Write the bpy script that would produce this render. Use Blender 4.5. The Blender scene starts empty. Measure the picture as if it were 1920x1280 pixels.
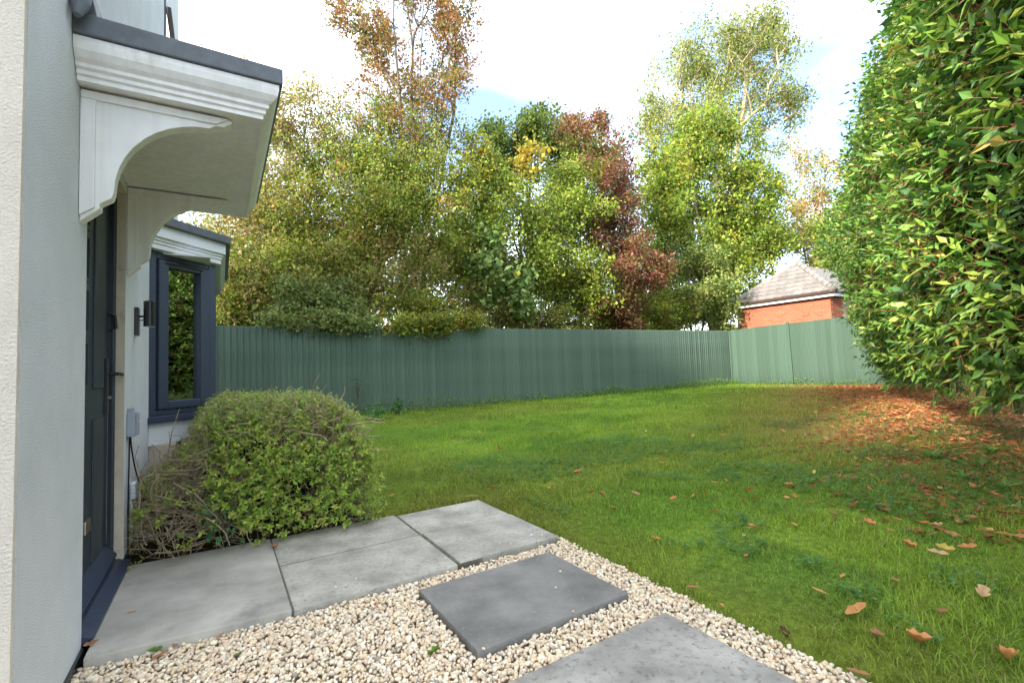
import bpy, math, random
import numpy as np
from mathutils import Matrix, Vector
RNG = np.random.default_rng(7); random.seed(7)
SC = bpy.context.scene
COL = SC.collection
R = math.radians

# ------------------------------------------------------------------ camera, sky, sun, exposure
# world frame: X = out of the house wall, Y = along the house wall, Z up, z = 0 top of the path
CAM = np.array([0.468, -2.557, 1.02]); FPX = 888.36
_pi, _ro, _th = R(3.3), R(-2.157), R(31.7)
_c, _s = math.cos(_ro), math.sin(_ro)
_r = np.array([1, 0, 0.]); _u = np.array([0, -math.sin(_pi), math.cos(_pi)])
FW = np.array([0, math.cos(_pi), math.sin(_pi)]); RT = _c*_r+_s*_u; UP = -_s*_r+_c*_u
_M = np.array([[math.cos(_th), math.sin(_th), 0], [-math.sin(_th), math.cos(_th), 0], [0, 0, 1]])
RT, UP, FW = _M@RT, _M@UP, _M@FW
cam = bpy.data.cameras.new('camera'); cam.sensor_width = 36; cam.lens = FPX/1920*36
cam.clip_start = .05; cam.clip_end = 2000
co = bpy.data.objects.new('camera', cam); COL.objects.link(co)
co.matrix_world = Matrix(((RT[0], UP[0], -FW[0], CAM[0]), (RT[1], UP[1], -FW[1], CAM[1]), (RT[2], UP[2], -FW[2], CAM[2]), (0, 0, 0, 1)))
SC.camera = co
def ray(x, y): return FW+RT*(x-960)/FPX-UP*(y-640)/FPX
def at(x, y, D): return CAM+ray(x, y)*D                 # a point at depth D
def onz(x, y, z):
    d = ray(x, y); return CAM+d*(z-CAM[2])/d[2]

SUN_EL, SUN_DIR = R(25), np.array([-.985, -.17])         # towards the sun, horizontally
w = bpy.data.worlds.new('World'); SC.world = w; w.use_nodes = True
nt = w.node_tree; bg = nt.nodes['Background']; bg.inputs[1].default_value = .15
sky = nt.nodes.new('ShaderNodeTexSky'); sky.sky_type = 'NISHITA'; sky.sun_disc = False
sky.sun_elevation = SUN_EL; sky.sun_rotation = math.atan2(SUN_DIR[0], SUN_DIR[1]) % (2*math.pi)
sky.air_density = .85; sky.dust_density = .3; sky.ozone_density = 2.0
# thin high cloud
tc = nt.nodes.new('ShaderNodeTexCoord'); mp = nt.nodes.new('ShaderNodeMapping'); mp.inputs['Scale'].default_value = (1.2, 1.2, 3.4)
mp.inputs['Rotation'].default_value = (0, .25, .5)
n1 = nt.nodes.new('ShaderNodeTexNoise'); n1.inputs['Scale'].default_value = 1.0; n1.inputs['Detail'].default_value = 4; mp.inputs['Location'].default_value = (-4.5006, 5.2782, 2.5224); n1.inputs['Roughness'].default_value = .55
cr = nt.nodes.new('ShaderNodeValToRGB'); cr.color_ramp.elements[0].position = .35; cr.color_ramp.elements[1].position = .72
cr.color_ramp.elements[0].color = (.03, .03, .03, 1); cr.color_ramp.elements[1].color = (.78, .78, .78, 1)
mx = nt.nodes.new('ShaderNodeMix'); mx.data_type = 'RGBA'; mx.inputs[7].default_value = (4.3, 4.2, 4.0, 1)
nt.links.new(tc.outputs['Generated'], mp.inputs[0]); nt.links.new(mp.outputs[0], n1.inputs[0]); nt.links.new(n1.outputs[0], cr.inputs[0])
nt.links.new(cr.outputs[0], mx.inputs[0]); hs = nt.nodes.new('ShaderNodeMix'); hs.data_type = 'RGBA'; hs.blend_type = 'MULTIPLY'; hs.inputs[0].default_value = 1; hs.inputs[7].default_value = (.40, .40, .40, 1)
nt.links.new(sky.outputs[0], hs.inputs[6]); nt.links.new(hs.outputs[2], mx.inputs[6]); nt.links.new(mx.outputs[2], bg.inputs[0])
sl = bpy.data.lights.new('sun', 'SUN'); sl.energy = 1.25; sl.angle = R(6); sl.color = (1, .93, .82)
so = bpy.data.objects.new('sun', sl); COL.objects.link(so)
sv = Vector((SUN_DIR[0]*math.cos(SUN_EL), SUN_DIR[1]*math.cos(SUN_EL), math.sin(SUN_EL)))
so.rotation_euler = sv.to_track_quat('Z', 'Y').to_euler()
vs = SC.view_settings; vs.view_transform = 'Standard'; vs.look = 'None'; vs.gamma = 1; vs.exposure = 3.35
SC.cycles.max_bounces = 8; SC.cycles.diffuse_bounces = 4; SC.cycles.transparent_max_bounces = 8

# ------------------------------------------------------------------ helpers
def tag(o, label=None, cat=None, group=None, kind=None):
    if label: o['label'] = label
    if cat: o['category'] = cat
    if group: o['group'] = group
    if kind: o['kind'] = kind
    return o
def empty(name, loc=(0, 0, 0)):
    o = bpy.data.objects.new(name, None); COL.objects.link(o); o.location = loc; o.empty_display_size = .2; return o
def link(name, me, mat=None, parent=None, loc=None):
    o = bpy.data.objects.new(name, me); COL.objects.link(o)
    if mat is not None and not me.materials: me.materials.append(mat)
    if parent is not None:
        o.parent = parent
        if loc is None: o.location = -Vector(wloc(parent))         # mesh is in world coordinates
        else: o.location = loc
    elif loc is not None: o.location = loc
    return o
def wloc(o):
    v = Vector(o.location)
    while o.parent: o = o.parent; v += Vector(o.location)
    return v
def mesh_np(name, V, F, col=None, smooth=False):
    V = np.asarray(V, np.float32).reshape(-1, 3); F = np.asarray(F, np.int32); m, k = F.shape
    me = bpy.data.meshes.new(name); me.vertices.add(len(V)); me.vertices.foreach_set('co', V.ravel())
    me.loops.add(m*k); me.loops.foreach_set('vertex_index', F.ravel())
    me.polygons.add(m); me.polygons.foreach_set('loop_start', np.arange(0, m*k, k, dtype=np.int32))
    me.polygons.foreach_set('use_smooth', np.full(m, smooth))
    me.update(calc_edges=True)
    if col is not None:
        a = me.attributes.new('Col', 'FLOAT_COLOR', 'POINT')
        a.data.foreach_set('color', np.concatenate([np.asarray(col, np.float32), np.ones((len(V), 1), np.float32)], 1).ravel())
    return me
class MB:
    def __init__(s): s.v = []; s.f = []
    def box(s, a, b):
        x0, y0, z0 = a; x1, y1, z1 = b; n = len(s.v)
        s.v += [(x0, y0, z0), (x1, y0, z0), (x1, y1, z0), (x0, y1, z0), (x0, y0, z1), (x1, y0, z1), (x1, y1, z1), (x0, y1, z1)]
        s.f += [tuple(n+i for i in q) for q in ((0, 3, 2, 1), (4, 5, 6, 7), (0, 1, 5, 4), (1, 2, 6, 5), (2, 3, 7, 6), (3, 0, 4, 7))]; return s
    def obox(s, o, ex, ey, ez):                     # oriented box: origin corner and three edge vectors
        o, ex, ey, ez = map(np.array, (o, ex, ey, ez)); n = len(s.v)
        for k in (0, 1):
            for p in (o, o+ex, o+ex+ey, o+ey): s.v.append(tuple(p+ez*k))
        s.f += [tuple(n+i for i in q) for q in ((0, 3, 2, 1), (4, 5, 6, 7), (0, 1, 5, 4), (1, 2, 6, 5), (2, 3, 7, 6), (3, 0, 4, 7))]; return s
    def prism(s, pts, d):                           # planar polygon (3-D points) pushed along d
        n = len(s.v); k = len(pts); d = np.array(d)
        s.v += [tuple(p) for p in pts]+[tuple(np.array(p)+d) for p in pts]
        s.f += [tuple(range(n+k-1, n-1, -1)), tuple(range(n+k, n+2*k))]
        s.f += [(n+i, n+(i+1) % k, n+k+(i+1) % k, n+k+i) for i in range(k)]; return s
    def tube(s, pts, rad, k=8, cap=True):
        pts = [np.array(p, float) for p in pts]; n0 = len(s.v)
        if not hasattr(rad, '__len__'): rad = [rad]*len(pts)
        for i, p in enumerate(pts):
            t = pts[min(i+1, len(pts)-1)]-pts[max(i-1, 0)]; t /= np.linalg.norm(t)+1e-9
            a = np.cross(t, (0, 0, 1) if abs(t[2]) < .9 else (1, 0, 0)); a /= np.linalg.norm(a); b = np.cross(t, a)
            for j in range(k):
                q = 2*math.pi*j/k; s.v.append(tuple(p+rad[i]*(a*math.cos(q)+b*math.sin(q))))
        for i in range(len(pts)-1):
            for j in range(k):
                s.f.append((n0+i*k+j, n0+i*k+(j+1) % k, n0+(i+1)*k+(j+1) % k, n0+(i+1)*k+j))
        if cap:
            s.f.append(tuple(n0+j for j in range(k))); e = n0+(len(pts)-1)*k; s.f.append(tuple(e+k-1-j for j in range(k)))
        return s
    def mesh(s, name='m', bevel=0, smooth=False):
        import bmesh
        me = bpy.data.meshes.new(name); me.from_pydata([tuple(map(float, v)) for v in s.v], [], s.f); me.update()
        bm = bmesh.new(); bm.from_mesh(me); bmesh.ops.recalc_face_normals(bm, faces=bm.faces)
        if bevel: bmesh.ops.bevel(bm, geom=[e for e in bm.edges if e.calc_face_angle(0) > .5], offset=bevel, segments=2, affect='EDGES', profile=.6)
        if smooth:
            for f in bm.faces: f.smooth = True
        bm.to_mesh(me); bm.free(); return me
    def build(s, name, mat, parent=None, bevel=0, smooth=False): return link(name, s.mesh(name, bevel, smooth), mat, parent)
_T = RNG.random((256, 256))
def vnoise(x, y, sc, sd=0):
    x = np.asarray(x)*sc+sd*17.3+500; y = np.asarray(y)*sc+sd*9.1+500
    i = np.floor(x).astype(int); j = np.floor(y).astype(int); a = x-i; b = y-j; a = a*a*(3-2*a); b = b*b*(3-2*b)
    g = lambda p, q: _T[p % 256, q % 256]
    return (g(i, j)*(1-a)+g(i+1, j)*a)*(1-b)+(g(i, j+1)*(1-a)+g(i+1, j+1)*a)*b
def fbm(x, y, sc, sd=0): return .55*vnoise(x, y, sc, sd)+.3*vnoise(x, y, sc*2.3, sd+3)+.15*vnoise(x, y, sc*5.1, sd+5)
def unit(v): return v/(np.linalg.norm(v, axis=-1, keepdims=True)+1e-9)
def sstep(a, b, x):
    t = np.clip((x-a)/(b-a), 0, 1); return t*t*(3-2*t)

# ------------------------------------------------------------------ materials
def mat(name, base, rough=.7, spec=.3, nscale=0, namp=.25, bump=0, bscale=60, metal=0, rnd=0, attr=False, streak=None, dirt=None, trans=0):
    m = bpy.data.materials.new(name); m.use_nodes = True; nt = m.node_tree; N = nt.nodes.new; L = nt.links.new
    p = nt.nodes['Principled BSDF']; p.inputs['Roughness'].default_value = rough; p.inputs['Specular IOR Level'].default_value = spec
    p.inputs['Metallic'].default_value = metal; p.inputs['Base Color'].default_value = (*base, 1)
    tc = N('ShaderNodeTexCoord'); out = None
    def mulv(src, fac):                               # colour * value
        x = N('ShaderNodeMix'); x.data_type = 'RGBA'; x.blend_type = 'MULTIPLY'; x.inputs[0].default_value = 1
        if src is None: x.inputs[6].default_value = (*base, 1)
        else: L(src, x.inputs[6])
        L(fac, x.inputs[7]); return x.outputs[2]
    def rng(src, a, b, lo=0., hi=1.):
        q = N('ShaderNodeMapRange'); q.inputs[1].default_value = lo; q.inputs[2].default_value = hi; q.inputs[3].default_value = a; q.inputs[4].default_value = b; L(src, q.inputs[0]); return q.outputs[0]
    def noise(sc, det=4, vec=None, rgh=.6):
        q = N('ShaderNodeTexNoise'); q.inputs['Scale'].default_value = sc; q.inputs['Detail'].default_value = det; q.inputs['Roughness'].default_value = rgh
        L(vec if vec is not None else tc.outputs['Object'], q.inputs[0]); return q.outputs[0]
    if attr:
        a = N('ShaderNodeAttribute'); a.attribute_name = 'Col'; out = a.outputs[0]
    if rnd:
        oi = N('ShaderNodeObjectInfo'); out = mulv(out, rng(oi.outputs['Random'], 1-rnd, 1+rnd))
    if nscale:
        out = mulv(out, rng(noise(nscale, 6), 1-namp, 1+namp, .3, .7))
    if streak:                                        # stretched grain (scale vector, amplitude)
        mp = N('ShaderNodeMapping'); mp.inputs['Scale'].default_value = streak[0]; L(tc.outputs['Object'], mp.inputs[0])
        out = mulv(out, rng(noise(1, 5, mp.outputs[0]), 1-streak[1], 1+streak[1], .3, .7))
    if dirt:                                          # blotches of another colour (colour, scale, threshold, strength)
        x = N('ShaderNodeMix'); x.data_type = 'RGBA'
        L(rng(noise(dirt[1], 6, rgh=.7), 0, dirt[3], dirt[2], dirt[2]+.12), x.inputs[0])
        if out is None: x.inputs[6].default_value = (*base, 1)
        else: L(out, x.inputs[6])
        x.inputs[7].default_value = (*dirt[0], 1); out = x.outputs[2]
    if out is not None: L(out, p.inputs['Base Color'])
    if bump:
        b = N('ShaderNodeBump'); b.inputs['Strength'].default_value = bump; b.inputs['Distance'].default_value = .01
        L(noise(bscale, 5), b.inputs['Height']); L(b.outputs[0], p.inputs['Normal'])
    if trans:
        t = N('ShaderNodeBsdfTranslucent'); ms = N('ShaderNodeMixShader'); ms.inputs[0].default_value = trans
        if out is not None: L(out, t.inputs[0])
        else: t.inputs[0].default_value = (*base, 1)
        L(p.outputs[0], ms.inputs[1]); L(t.outputs[0], ms.inputs[2]); L(ms.outputs[0], nt.nodes['Material Output'].inputs[0])
    return m
M = {}
M['render'] = mat('white_render', (.77, .79, .80), .9, .1, 3, .06, .9, 180)
M['cream'] = mat('warm_lit_render', (.80, .72, .60), .9, .1, 6, .06, .8, 140)  # cream tone puts the warm light on the gable into the colour
M['revealm'] = mat('reveal_plaster', (.66, .58, .46), .9, .1, 14, .08, .4, 200, dirt=((.40, .30, .25), 6, .60, .8))
M['trim'] = mat('white_trim_paint', (.87, .855, .82), .5, .3, 5, .06, streak=((26, 26, 1.4), .07), dirt=((.52, .45, .33), 5, .60, .5))
M['white'] = mat('white_upvc', (.83, .84, .85), .35, .4, 4, .04)
M['anth'] = mat('anthracite_upvc', (.05, .064, .10), .38, .4, 30, .1)
M['door'] = mat('door_slate_blue', (.034, .047, .06), .4, .4, 20, .1)
M['sill'] = mat('blue_black_sill', (.035, .05, .085), .45, .4, 25, .2)
M['black'] = mat('black_metal', (.022, .023, .025), .35, .5)
M['chrome'] = mat('brushed_metal', (.55, .52, .45), .3, .5, metal=1)
M['lead'] = mat('lead_sheet', (.12, .135, .15), .55, .4, 12, .2, dirt=((.20, .22, .20), 9, .6, .5))
M['greybox'] = mat('grey_plastic', (.36, .40, .46), .5, .4)
M['boxwhite'] = mat('white_plastic', (.74, .78, .84), .4, .4)
M['cable'] = mat('black_cable', (.012, .012, .016), .5, .3)
M['conc'] = mat('smooth_concrete', (.42, .40, .35), .85, .2, 3.2, .28, .25, 120, dirt=((.20, .195, .18), 2.4, .57, .55))
M['pave'] = mat('rough_paving', (.40, .38, .33), .9, .2, 4.2, .34, .35, 190, rnd=.06, dirt=((.17, .165, .15), 46, .53, .6))
M['slab'] = mat('dark_slab', (.22, .212, .196), .85, .2, 3.2, .34, .35, 190, dirt=((.36, .355, .33), 50, .57, .5))
M['slab2'] = mat('weathered_slab', (.36, .345, .31), .9, .2, 4.5, .38, .4, 150, dirt=((.14, .135, .12), 34, .53, .65))
M['jointm'] = mat('joint_mortar', (.15, .145, .11), .95, .1, 30, .4)
M['stone'] = mat('gravel_stone', (.6, .5, .4), .85, .2, 90, .12, attr=True)
M['gravelbed'] = mat('gravel_bed', (.36, .29, .21), .95, .1, 70, .4, 1, 90)
M['soil'] = mat('soil', (.05, .038, .026), .95, .1, 8, .4, .8, 40)
M['lawnm'] = mat('lawn_ground', (.07, .10, .025), .95, .05, attr=True, nscale=25, namp=.35, bump=1, bscale=60)
M['blade'] = mat('grass_blades', (.1, .2, .03), .6, .25, attr=True, trans=.3)
M['leaf'] = mat('leaf', (.1, .2, .03), .5, .3, attr=True, trans=.45)
M['laurel'] = mat('laurel_leaf', (.1, .2, .03), .42, .42, attr=True, trans=.25)
M['dryleaf'] = mat('dry_leaf', (.3, .12, .04), .7, .2, attr=True, trans=.2)
M['bark'] = mat('bark', (.13, .10, .07), .9, .1, 9, .35, .6, 30)
M['twig'] = mat('pale_twig', (.42, .33, .22), .8, .15, 12, .35)
M['redtwig'] = mat('red_twig', (.25, .09, .05), .6, .2)
M['core'] = mat('painted_inner_shade', (.016, .02, .009), 1, 0, 6, .4)  # near-black, paints the shade inside hedge and bush
M['fence'] = mat('green_fence_paint', (.112, .168, .128), .75, .2, rnd=.09, streak=((60, 60, 2.2), .22), dirt=((.035, .07, .05), 9, .63, .75), bump=.15, bscale=60)
M['fence2'] = mat('side_fence_paint', (.058, .098, .068), .75, .2, rnd=.12, streak=((50, 50, 1.6), .18), dirt=((.06, .10, .08), 6, .60, .5))
M['brick'] = mat('red_brick', (.36, .115, .06), .85, .15, 30, .15, rnd=.14)
M['mortar'] = mat('mortar', (.42, .30, .23), .95, .1, 40, .15)
M['tile'] = mat('roof_tile', (.20, .18, .165), .85, .2, 14, .25, rnd=.16, dirt=((.17, .13, .06), 7, .63, .8))
M['brown'] = mat('brown_gutter', (.06, .03, .022), .5, .3)
M['upframe'] = mat('brown_window_sash', (.085, .06, .045), .5, .3)
M['roomw'] = mat('room_wall', (.45, .45, .43), .9, .1)
def glassmat(name, tint, refl):
    m = bpy.data.materials.new(name); m.use_nodes = True; nt = m.node_tree; nt.nodes.remove(nt.nodes['Principled BSDF'])
    g = nt.nodes.new('ShaderNodeBsdfGlossy'); g.inputs['Roughness'].default_value = .012; g.inputs['Color'].default_value = (.9, .93, .95, 1)
    t = nt.nodes.new('ShaderNodeBsdfTransparent'); t.inputs[0].default_value = (*tint, 1)
    f = nt.nodes.new('ShaderNodeFresnel'); f.inputs[0].default_value = 1.6
    a = nt.nodes.new('ShaderNodeMath'); a.operation = 'ADD'; a.inputs[1].default_value = refl; a.use_clamp = True
    x = nt.nodes.new('ShaderNodeMixShader'); L = nt.links.new
    L(f.outputs[0], a.inputs[0]); L(a.outputs[0], x.inputs[0]); L(t.outputs[0], x.inputs[1]); L(g.outputs[0], x.inputs[2]); L(x.outputs[0], nt.nodes['Material Output'].inputs[0]); return m
M['glass'] = glassmat('window_glass', (.8, .83, .83), .28)
M['doorglass'] = glassmat('door_glass', (.3, .33, .35), .12)

# ------------------------------------------------------------------ the setting: ground, lawn, gravel, path
def ground_h(x, y):
    d = np.maximum(np.asarray(x)-2.25, np.asarray(y)-.92)
    return .225*sstep(-.3, 7.2, d)+.02*sstep(0, .5, d)-.02+.012*(fbm(x, y, 1.1, 2)-.5)*sstep(0, 1, d)
mb = MB(); S_ = 700; mb.v = [(-S_, -S_, -.13), (S_, -S_, -.13), (S_, S_, -.13), (-S_, S_, -.13)]; mb.f = [(0, 1, 2, 3)]
tag(mb.build('ground', M['soil']), kind='structure')
xs = np.arange(-.3, 18.01, .1); ys = np.arange(-6, 9.01, .1); gx, gy = np.meshgrid(xs, ys, indexing='ij')
gz = ground_h(gx, gy); gz = np.where((gx < 2.24) & (gy < .9), -.10, gz); gz = np.where((gx < 1.5) & (gy >= .9), gz-.03, gz)
def lawn_col(x, y):
    """base colour of grass at a spot: lush, mossy yellow, dry brown towards the hedge"""
    x = np.asarray(x); y = np.asarray(y)
    n = fbm(x, y, .9, 1); n2 = fbm(x, y, 2.6, 8); n3 = vnoise(x, y, .45, 4)
    lush = np.array([.115, .215, .032]); bright = np.array([.17, .27, .042]); moss = np.array([.17, .215, .045]); dry = np.array([.26, .20, .085]); dark = np.array([.075, .165, .035])
    c = lush+(bright-lush)*sstep(.35, .65, n)[..., None]
    c = c+(dark-c)*(sstep(.52, .72, n2)*.6)[..., None]
    edge = sstep(.55, 0, np.maximum(x-2.25, y-.92))                # mossy rim along gravel and path
    c = c+(moss*.75-c)*(np.clip(edge*.5+sstep(.5, .75, n3)*.5, 0, 1))[..., None]
    hd = ((x-6.5)*.455-(y+1.31)*.89)                               # distance to the hedge foot (0 = foot)
    dryf = sstep(-3.4, -.6, hd)*sstep(4, 7, x)
    c = c+(moss-c)*(sstep(-4.6, -1.6, hd)*sstep(3, 6, x)*.8)[..., None]
    c = c+(dry-c)*(dryf*(.35+.65*sstep(.35, .6, n2)))[..., None]
    return c
nx, ny = gx.shape; idx = np.arange(nx*ny).reshape(nx, ny)
F = np.stack([idx[:-1, :-1], idx[1:, :-1], idx[1:, 1:], idx[:-1, 1:]], -1).reshape(-1, 4)
lc = lawn_col(gx, gy)*np.array([1.0, .95, .75])
soilmask = ((gx < 1.75) & (gy > .85) & (gx < 1.0+.35*gy)) | (gx < 2.2) & (gy < .9)
lc = np.where(soilmask[..., None], np.array([.05, .04, .025]), lc)
lawn = link('lawn', mesh_np('lawn', np.stack([gx, gy, gz], -1), F, lc.reshape(-1, 3), True), M['lawnm']); tag(lawn, kind='structure')
mb = MB().box((-.02, -5, -.09), (2.26, -.19, -.062)); tag(mb.build('gravel_bed', M['gravelbed']), kind='structure')

path = tag(empty('path', (1.1, .35, 0)), kind='structure')
def slab(x0, x1, y0, y1, z0, z1, name, m, parent, jit=.006):
    g = random.uniform; s = MB(); q = [(x0+g(0, jit), y0+g(0, jit)), (x1-g(0, jit), y0+g(0, jit)), (x1-g(0, jit), y1-g(0, jit)), (x0+g(0, jit), y1-g(0, jit))]
    s.prism([(a, b, z0) for a, b in q], (0, 0, z1-z0)); return s.build(name, m, parent, bevel=.006)
MB().box((.72, -.185, -.095), (2.2, .855, -.005)).build('joint_mortar', M['jointm'], path)
MB().prism([(.030, -.135, -.10), (.735, -.198, -.10), (.737, .903, -.10), (.030, .918, -.10)], (0, 0, .10)).build('concrete_slab', M['conc'], path, bevel=.006)
for (a, b, c_, d_, dz) in ((.742, 1.540, -.2, .372, .0), (.742, 1.540, .384, .90, -.003), (1.552, 2.212, -.19, .370, .003), (1.552, 2.208, .382, .86, -.002)):
    slab(a, b, c_, d_, -.09, dz, 'paving_slab', M['pave'], path)
s1 = slab(1.262, 2.03, -.945, -.34, -.075, -.002, 'stepping_slab', M['slab'], None); tag(s1, 'smooth dark grey stepping slab lying alone in the gravel', 'paving slab')
s2 = slab(1.255, 2.03, -1.745, -1.148, -.075, -.002, 'stepping_slab', M['slab2'], None); tag(s2, 'pitted pale grey stepping slab at the gravel strip by the lawn', 'paving slab')

# gravel: angular chippings, one mesh of stones
def stones():
    bx = np.array([(x, y, z) for x in (-1, 1) for y in (-1, 1) for z in (-1, 1)]+[(1, 0, 0), (-1, 0, 0), (0, 1, 0), (0, -1, 0), (0, 0, 1), (0, 0, -1)], float); F = []
    for k in range(8, 14):
        ax = int(np.argmax(np.abs(bx[k]))); c4 = [i for i in range(8) if bx[i][ax] == bx[k][ax]]; o = [a for a in range(3) if a != ax]
        c4.sort(key=lambda i: math.atan2(bx[i][o[1]], bx[i][o[0]]))
        for i in range(4):
            q = (k, c4[i], c4[(i+1) % 4]); nrm_ = np.cross(bx[q[1]]-bx[q[0]], bx[q[2]]-bx[q[0]]); F.append(q if nrm_@bx[k] > 0 or nrm_@(bx[q[0]]+bx[q[1]]) > 0 else q[::-1])
    F = np.array(F); B = np.where(np.arange(14)[:, None] < 8, bx*.68, bx*1.02)
    pts = []
    sp = .0130
    X, Y = np.meshgrid(np.arange(.0, 2.27, sp), np.arange(-2.75, -.12, sp*.9), indexing='ij'); X = X+(np.arange(X.shape[1]) % 2)*sp/2
    X = X.ravel()+RNG.normal(0, .0045, X.size); Y = Y.ravel()+RNG.normal(0, .0045, Y.size)
    edge = 2.235+.03*(fbm(Y, Y*0, 3, 3)-.4)
    ok = (X < edge) & (X > .012)
    for (x0, x1, y0, y1) in ((.03, .735, -.135, .9), (.73, 2.215, -.2, .9), (1.262, 2.03, -.945, -.34), (1.255, 2.03, -1.745, -1.148)):
        ok &= ~((X > x0-.005) & (X < x1+.005) & (Y > y0-.005) & (Y < y1+.005))
    q = np.stack([X, Y, X*0-.04], 1)-CAM; dd = q@FW; ok &= (dd > .6) & (np.abs(q@RT) < dd*1.16) & (q@UP > -dd*.80)
    X, Y = X[ok], Y[ok]; n = len(X)
    X = np.concatenate([X, RNG.uniform(.75, 2.2, 34)]); Y = np.concatenate([Y, np.where(RNG.random(34) < .5, RNG.uniform(-.19, -.05, 34), RNG.uniform(-1.7, -.36, 34))]); n = len(X)   # a few strays on the slabs
    # heaped a little against slab edges, hollow by the door
    base = -.056+.012*fbm(X, Y, 3, 6)+.014*sstep(.3, 1.2, X)
    Z = base+RNG.random(n)*.016; Z[-34:] = .004
    r = (.0056+.0058*RNG.random(n)**2); r[-34:] = .0055
    sc = r[:, None]*np.stack([RNG.uniform(.8, 1.35, n), RNG.uniform(.75, 1.1, n), RNG.uniform(.55, .9, n)], 1)
    q = RNG.normal(size=(n, 4)); q[:, 1:3] *= .35; q = unit(q); w_, x, y, z = q.T
    Rm = np.stack([1-2*(y*y+z*z), 2*(x*y-z*w_), 2*(x*z+y*w_), 2*(x*y+z*w_), 1-2*(x*x+z*z), 2*(y*z-x*w_), 2*(x*z-y*w_), 2*(y*z+x*w_), 1-2*(x*x+y*y)], 1).reshape(n, 3, 3)
    V = B[None]*(1+RNG.normal(0, .14, (n, 14, 1)))*sc[:, None]
    V = np.einsum('nij,nkj->nki', Rm, V)+np.stack([X, Y, Z], 1)[:, None]
    FF = (F[None]+14*np.arange(n)[:, None, None]).reshape(-1, 3)
    pal = np.array([(.74, .65, .52), (.80, .74, .63), (.70, .58, .44), (.82, .79, .73), (.68, .56, .47), (.62, .57, .51), (.76, .62, .46), (.36, .34, .32)])
    c = np.array([1.08, 1.02, .90])*pal[RNG.choice(8, n, p=[.24, .22, .14, .14, .09, .09, .06, .02])]*RNG.uniform(.82, 1.1, (n, 1))
    return mesh_np('gravel', V.reshape(-1, 3), FF, np.repeat(c, 14, 0), True)
tag(link('gravel', stones(), M['stone']), 'pale cream gravel chippings around the stepping slabs', 'gravel', kind='stuff')

# ------------------------------------------------------------------ house
WALLH, YN, YF = 7.0, -.755, 4.94
house = tag(empty('house', (-3.5, 2, 0)), 'white rendered house with canopied dark front door and canted bay window', 'house')
def part(name, m, fn, parent=house, bevel=0, smooth=False):
    b = MB(); fn(b); return b.build(name, m, parent, bevel, smooth)
def w_(b):
    b.box((-.3, YN+.02, -.12), (0, 0, 2.14)); b.box((-.3, YN+.02, 2.14), (0, 2.02, WALLH)); b.box((-.3, .95, -.12), (0, 2.02, 2.14))
    b.box((-.3, 2.02, -.12), (-.001, 4.62, .70)); b.box((-.3, 2.02, 2.10), (-.001, 4.62, WALLH)); b.box((-.3, 4.62, -.12), (0, YF, WALLH))
part('front_wall', M['render'], w_)
part('gable_wall', M['cream'], lambda b: b.box((-9, YN-.002, -.12), (-.002, YN+.018, WALLH)))
part('back_wall', M['render'], lambda b: (b.box((-9, YN+.03, -.12), (-8.7, YF, WALLH)), b.box((-8.7, YF-.3, -.12), (-.31, YF-.001, WALLH))))
part('roof', M['tile'], lambda b: b.prism([(.04, YN-.04, WALLH+.002), (-4.4, YN-.04, 9.0), (-9.05, YN-.04, WALLH+.002)], (0, YF-YN+.03, 0)))
part('side_shade_blocker', M['render'], lambda b: (b.box((-10, -12, -.12), (-4.2, YN-.01, 4.6)), b.prism([(-4.0, -12.2, 4.61), (-7.0, -12.2, 6.9), (-10.2, -12.2, 4.61)], (0, 11.4, 0))))  # unseen wing, added to keep the foreground in shade
part('damp_course', M['black'], lambda b: b.box((.0, .952, -.08), (.012, 2.6, .035)))
part('damp_course', M['black'], lambda b: b.box((0, YN, -.08), (.01, -.003, -.012)))
room = part('room_interior', M['roomw'], lambda b: (b.box((-3.2, 1.6, .1), (-3.1, 4.6, 2.4)), b.box((-3.1, 1.5, .1), (-.31, 1.6, 2.4)), b.box((-3.1, 1.6, 2.3), (-.31, 4.6, 2.4)), b.box((-3.1, 1.6, .1), (-.31, 4.6, .2))))
part('reveal', M['revealm'], lambda b: (b.box((-.11, .9485, .0), (-.0015, .9515, 2.14)), b.box((-.12, .0, 2.1385), (-.002, .95, 2.142))))

part('rear_shade_blocker', M['render'], lambda b: (b.box((-9.5, 4.945, -.12), (-2.5, 6.75, 6.6)), b.prism([(-2.2, 4.945, 6.61), (-5.6, 4.945, 9.6), (-9.8, 4.945, 6.61)], (0, 1.9, 0))))  # out of view, added so that the long fence falls in shade

# front door
door = part('door', M['door'], lambda b: b.box((-.115, .065, .075), (-.068, .885, 2.06)), bevel=.004)
def fr(b):
    b.box((-.12, .003, .03), (-.042, .062, 2.137)); b.box((-.12, .888, .03), (-.042, .947, 2.137)); b.box((-.12, .063, 2.065), (-.042, .887, 2.137))
    b.box((-.052, .878, .08), (-.0415, .8875, 2.06)); b.box((-.046, .90, .03), (-.037, .915, 2.10))
part('door_frame', M['door'], fr, bevel=.003)
part('door_panel', M['door'], lambda b: (b.box((-.07, .16, .16), (-.060, .35, .85)), b.box((-.07, .52, .16), (-.060, .75, .85)), b.box((-.07, .52, 1.0), (-.060, .75, 1.95))), door, bevel=.006)
for z0 in (1.02, 1.27, 1.52, 1.77): 
    part('glass_pane', M['doorglass'], lambda b: b.box((-.072, .19, z0), (-.0645, .37, z0+.19)), door)
    part('pane_trim', M['door'], lambda b: (b.box((-.072, .17, z0-.02), (-.058, .189, z0+.21)), b.box((-.072, .371, z0-.02), (-.058, .39, z0+.21)), b.box((-.072, .189, z0-.02), (-.058, .371, z0)), b.box((-.072, .189, z0+.19), (-.058, .371, z0+.21))), door)
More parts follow.
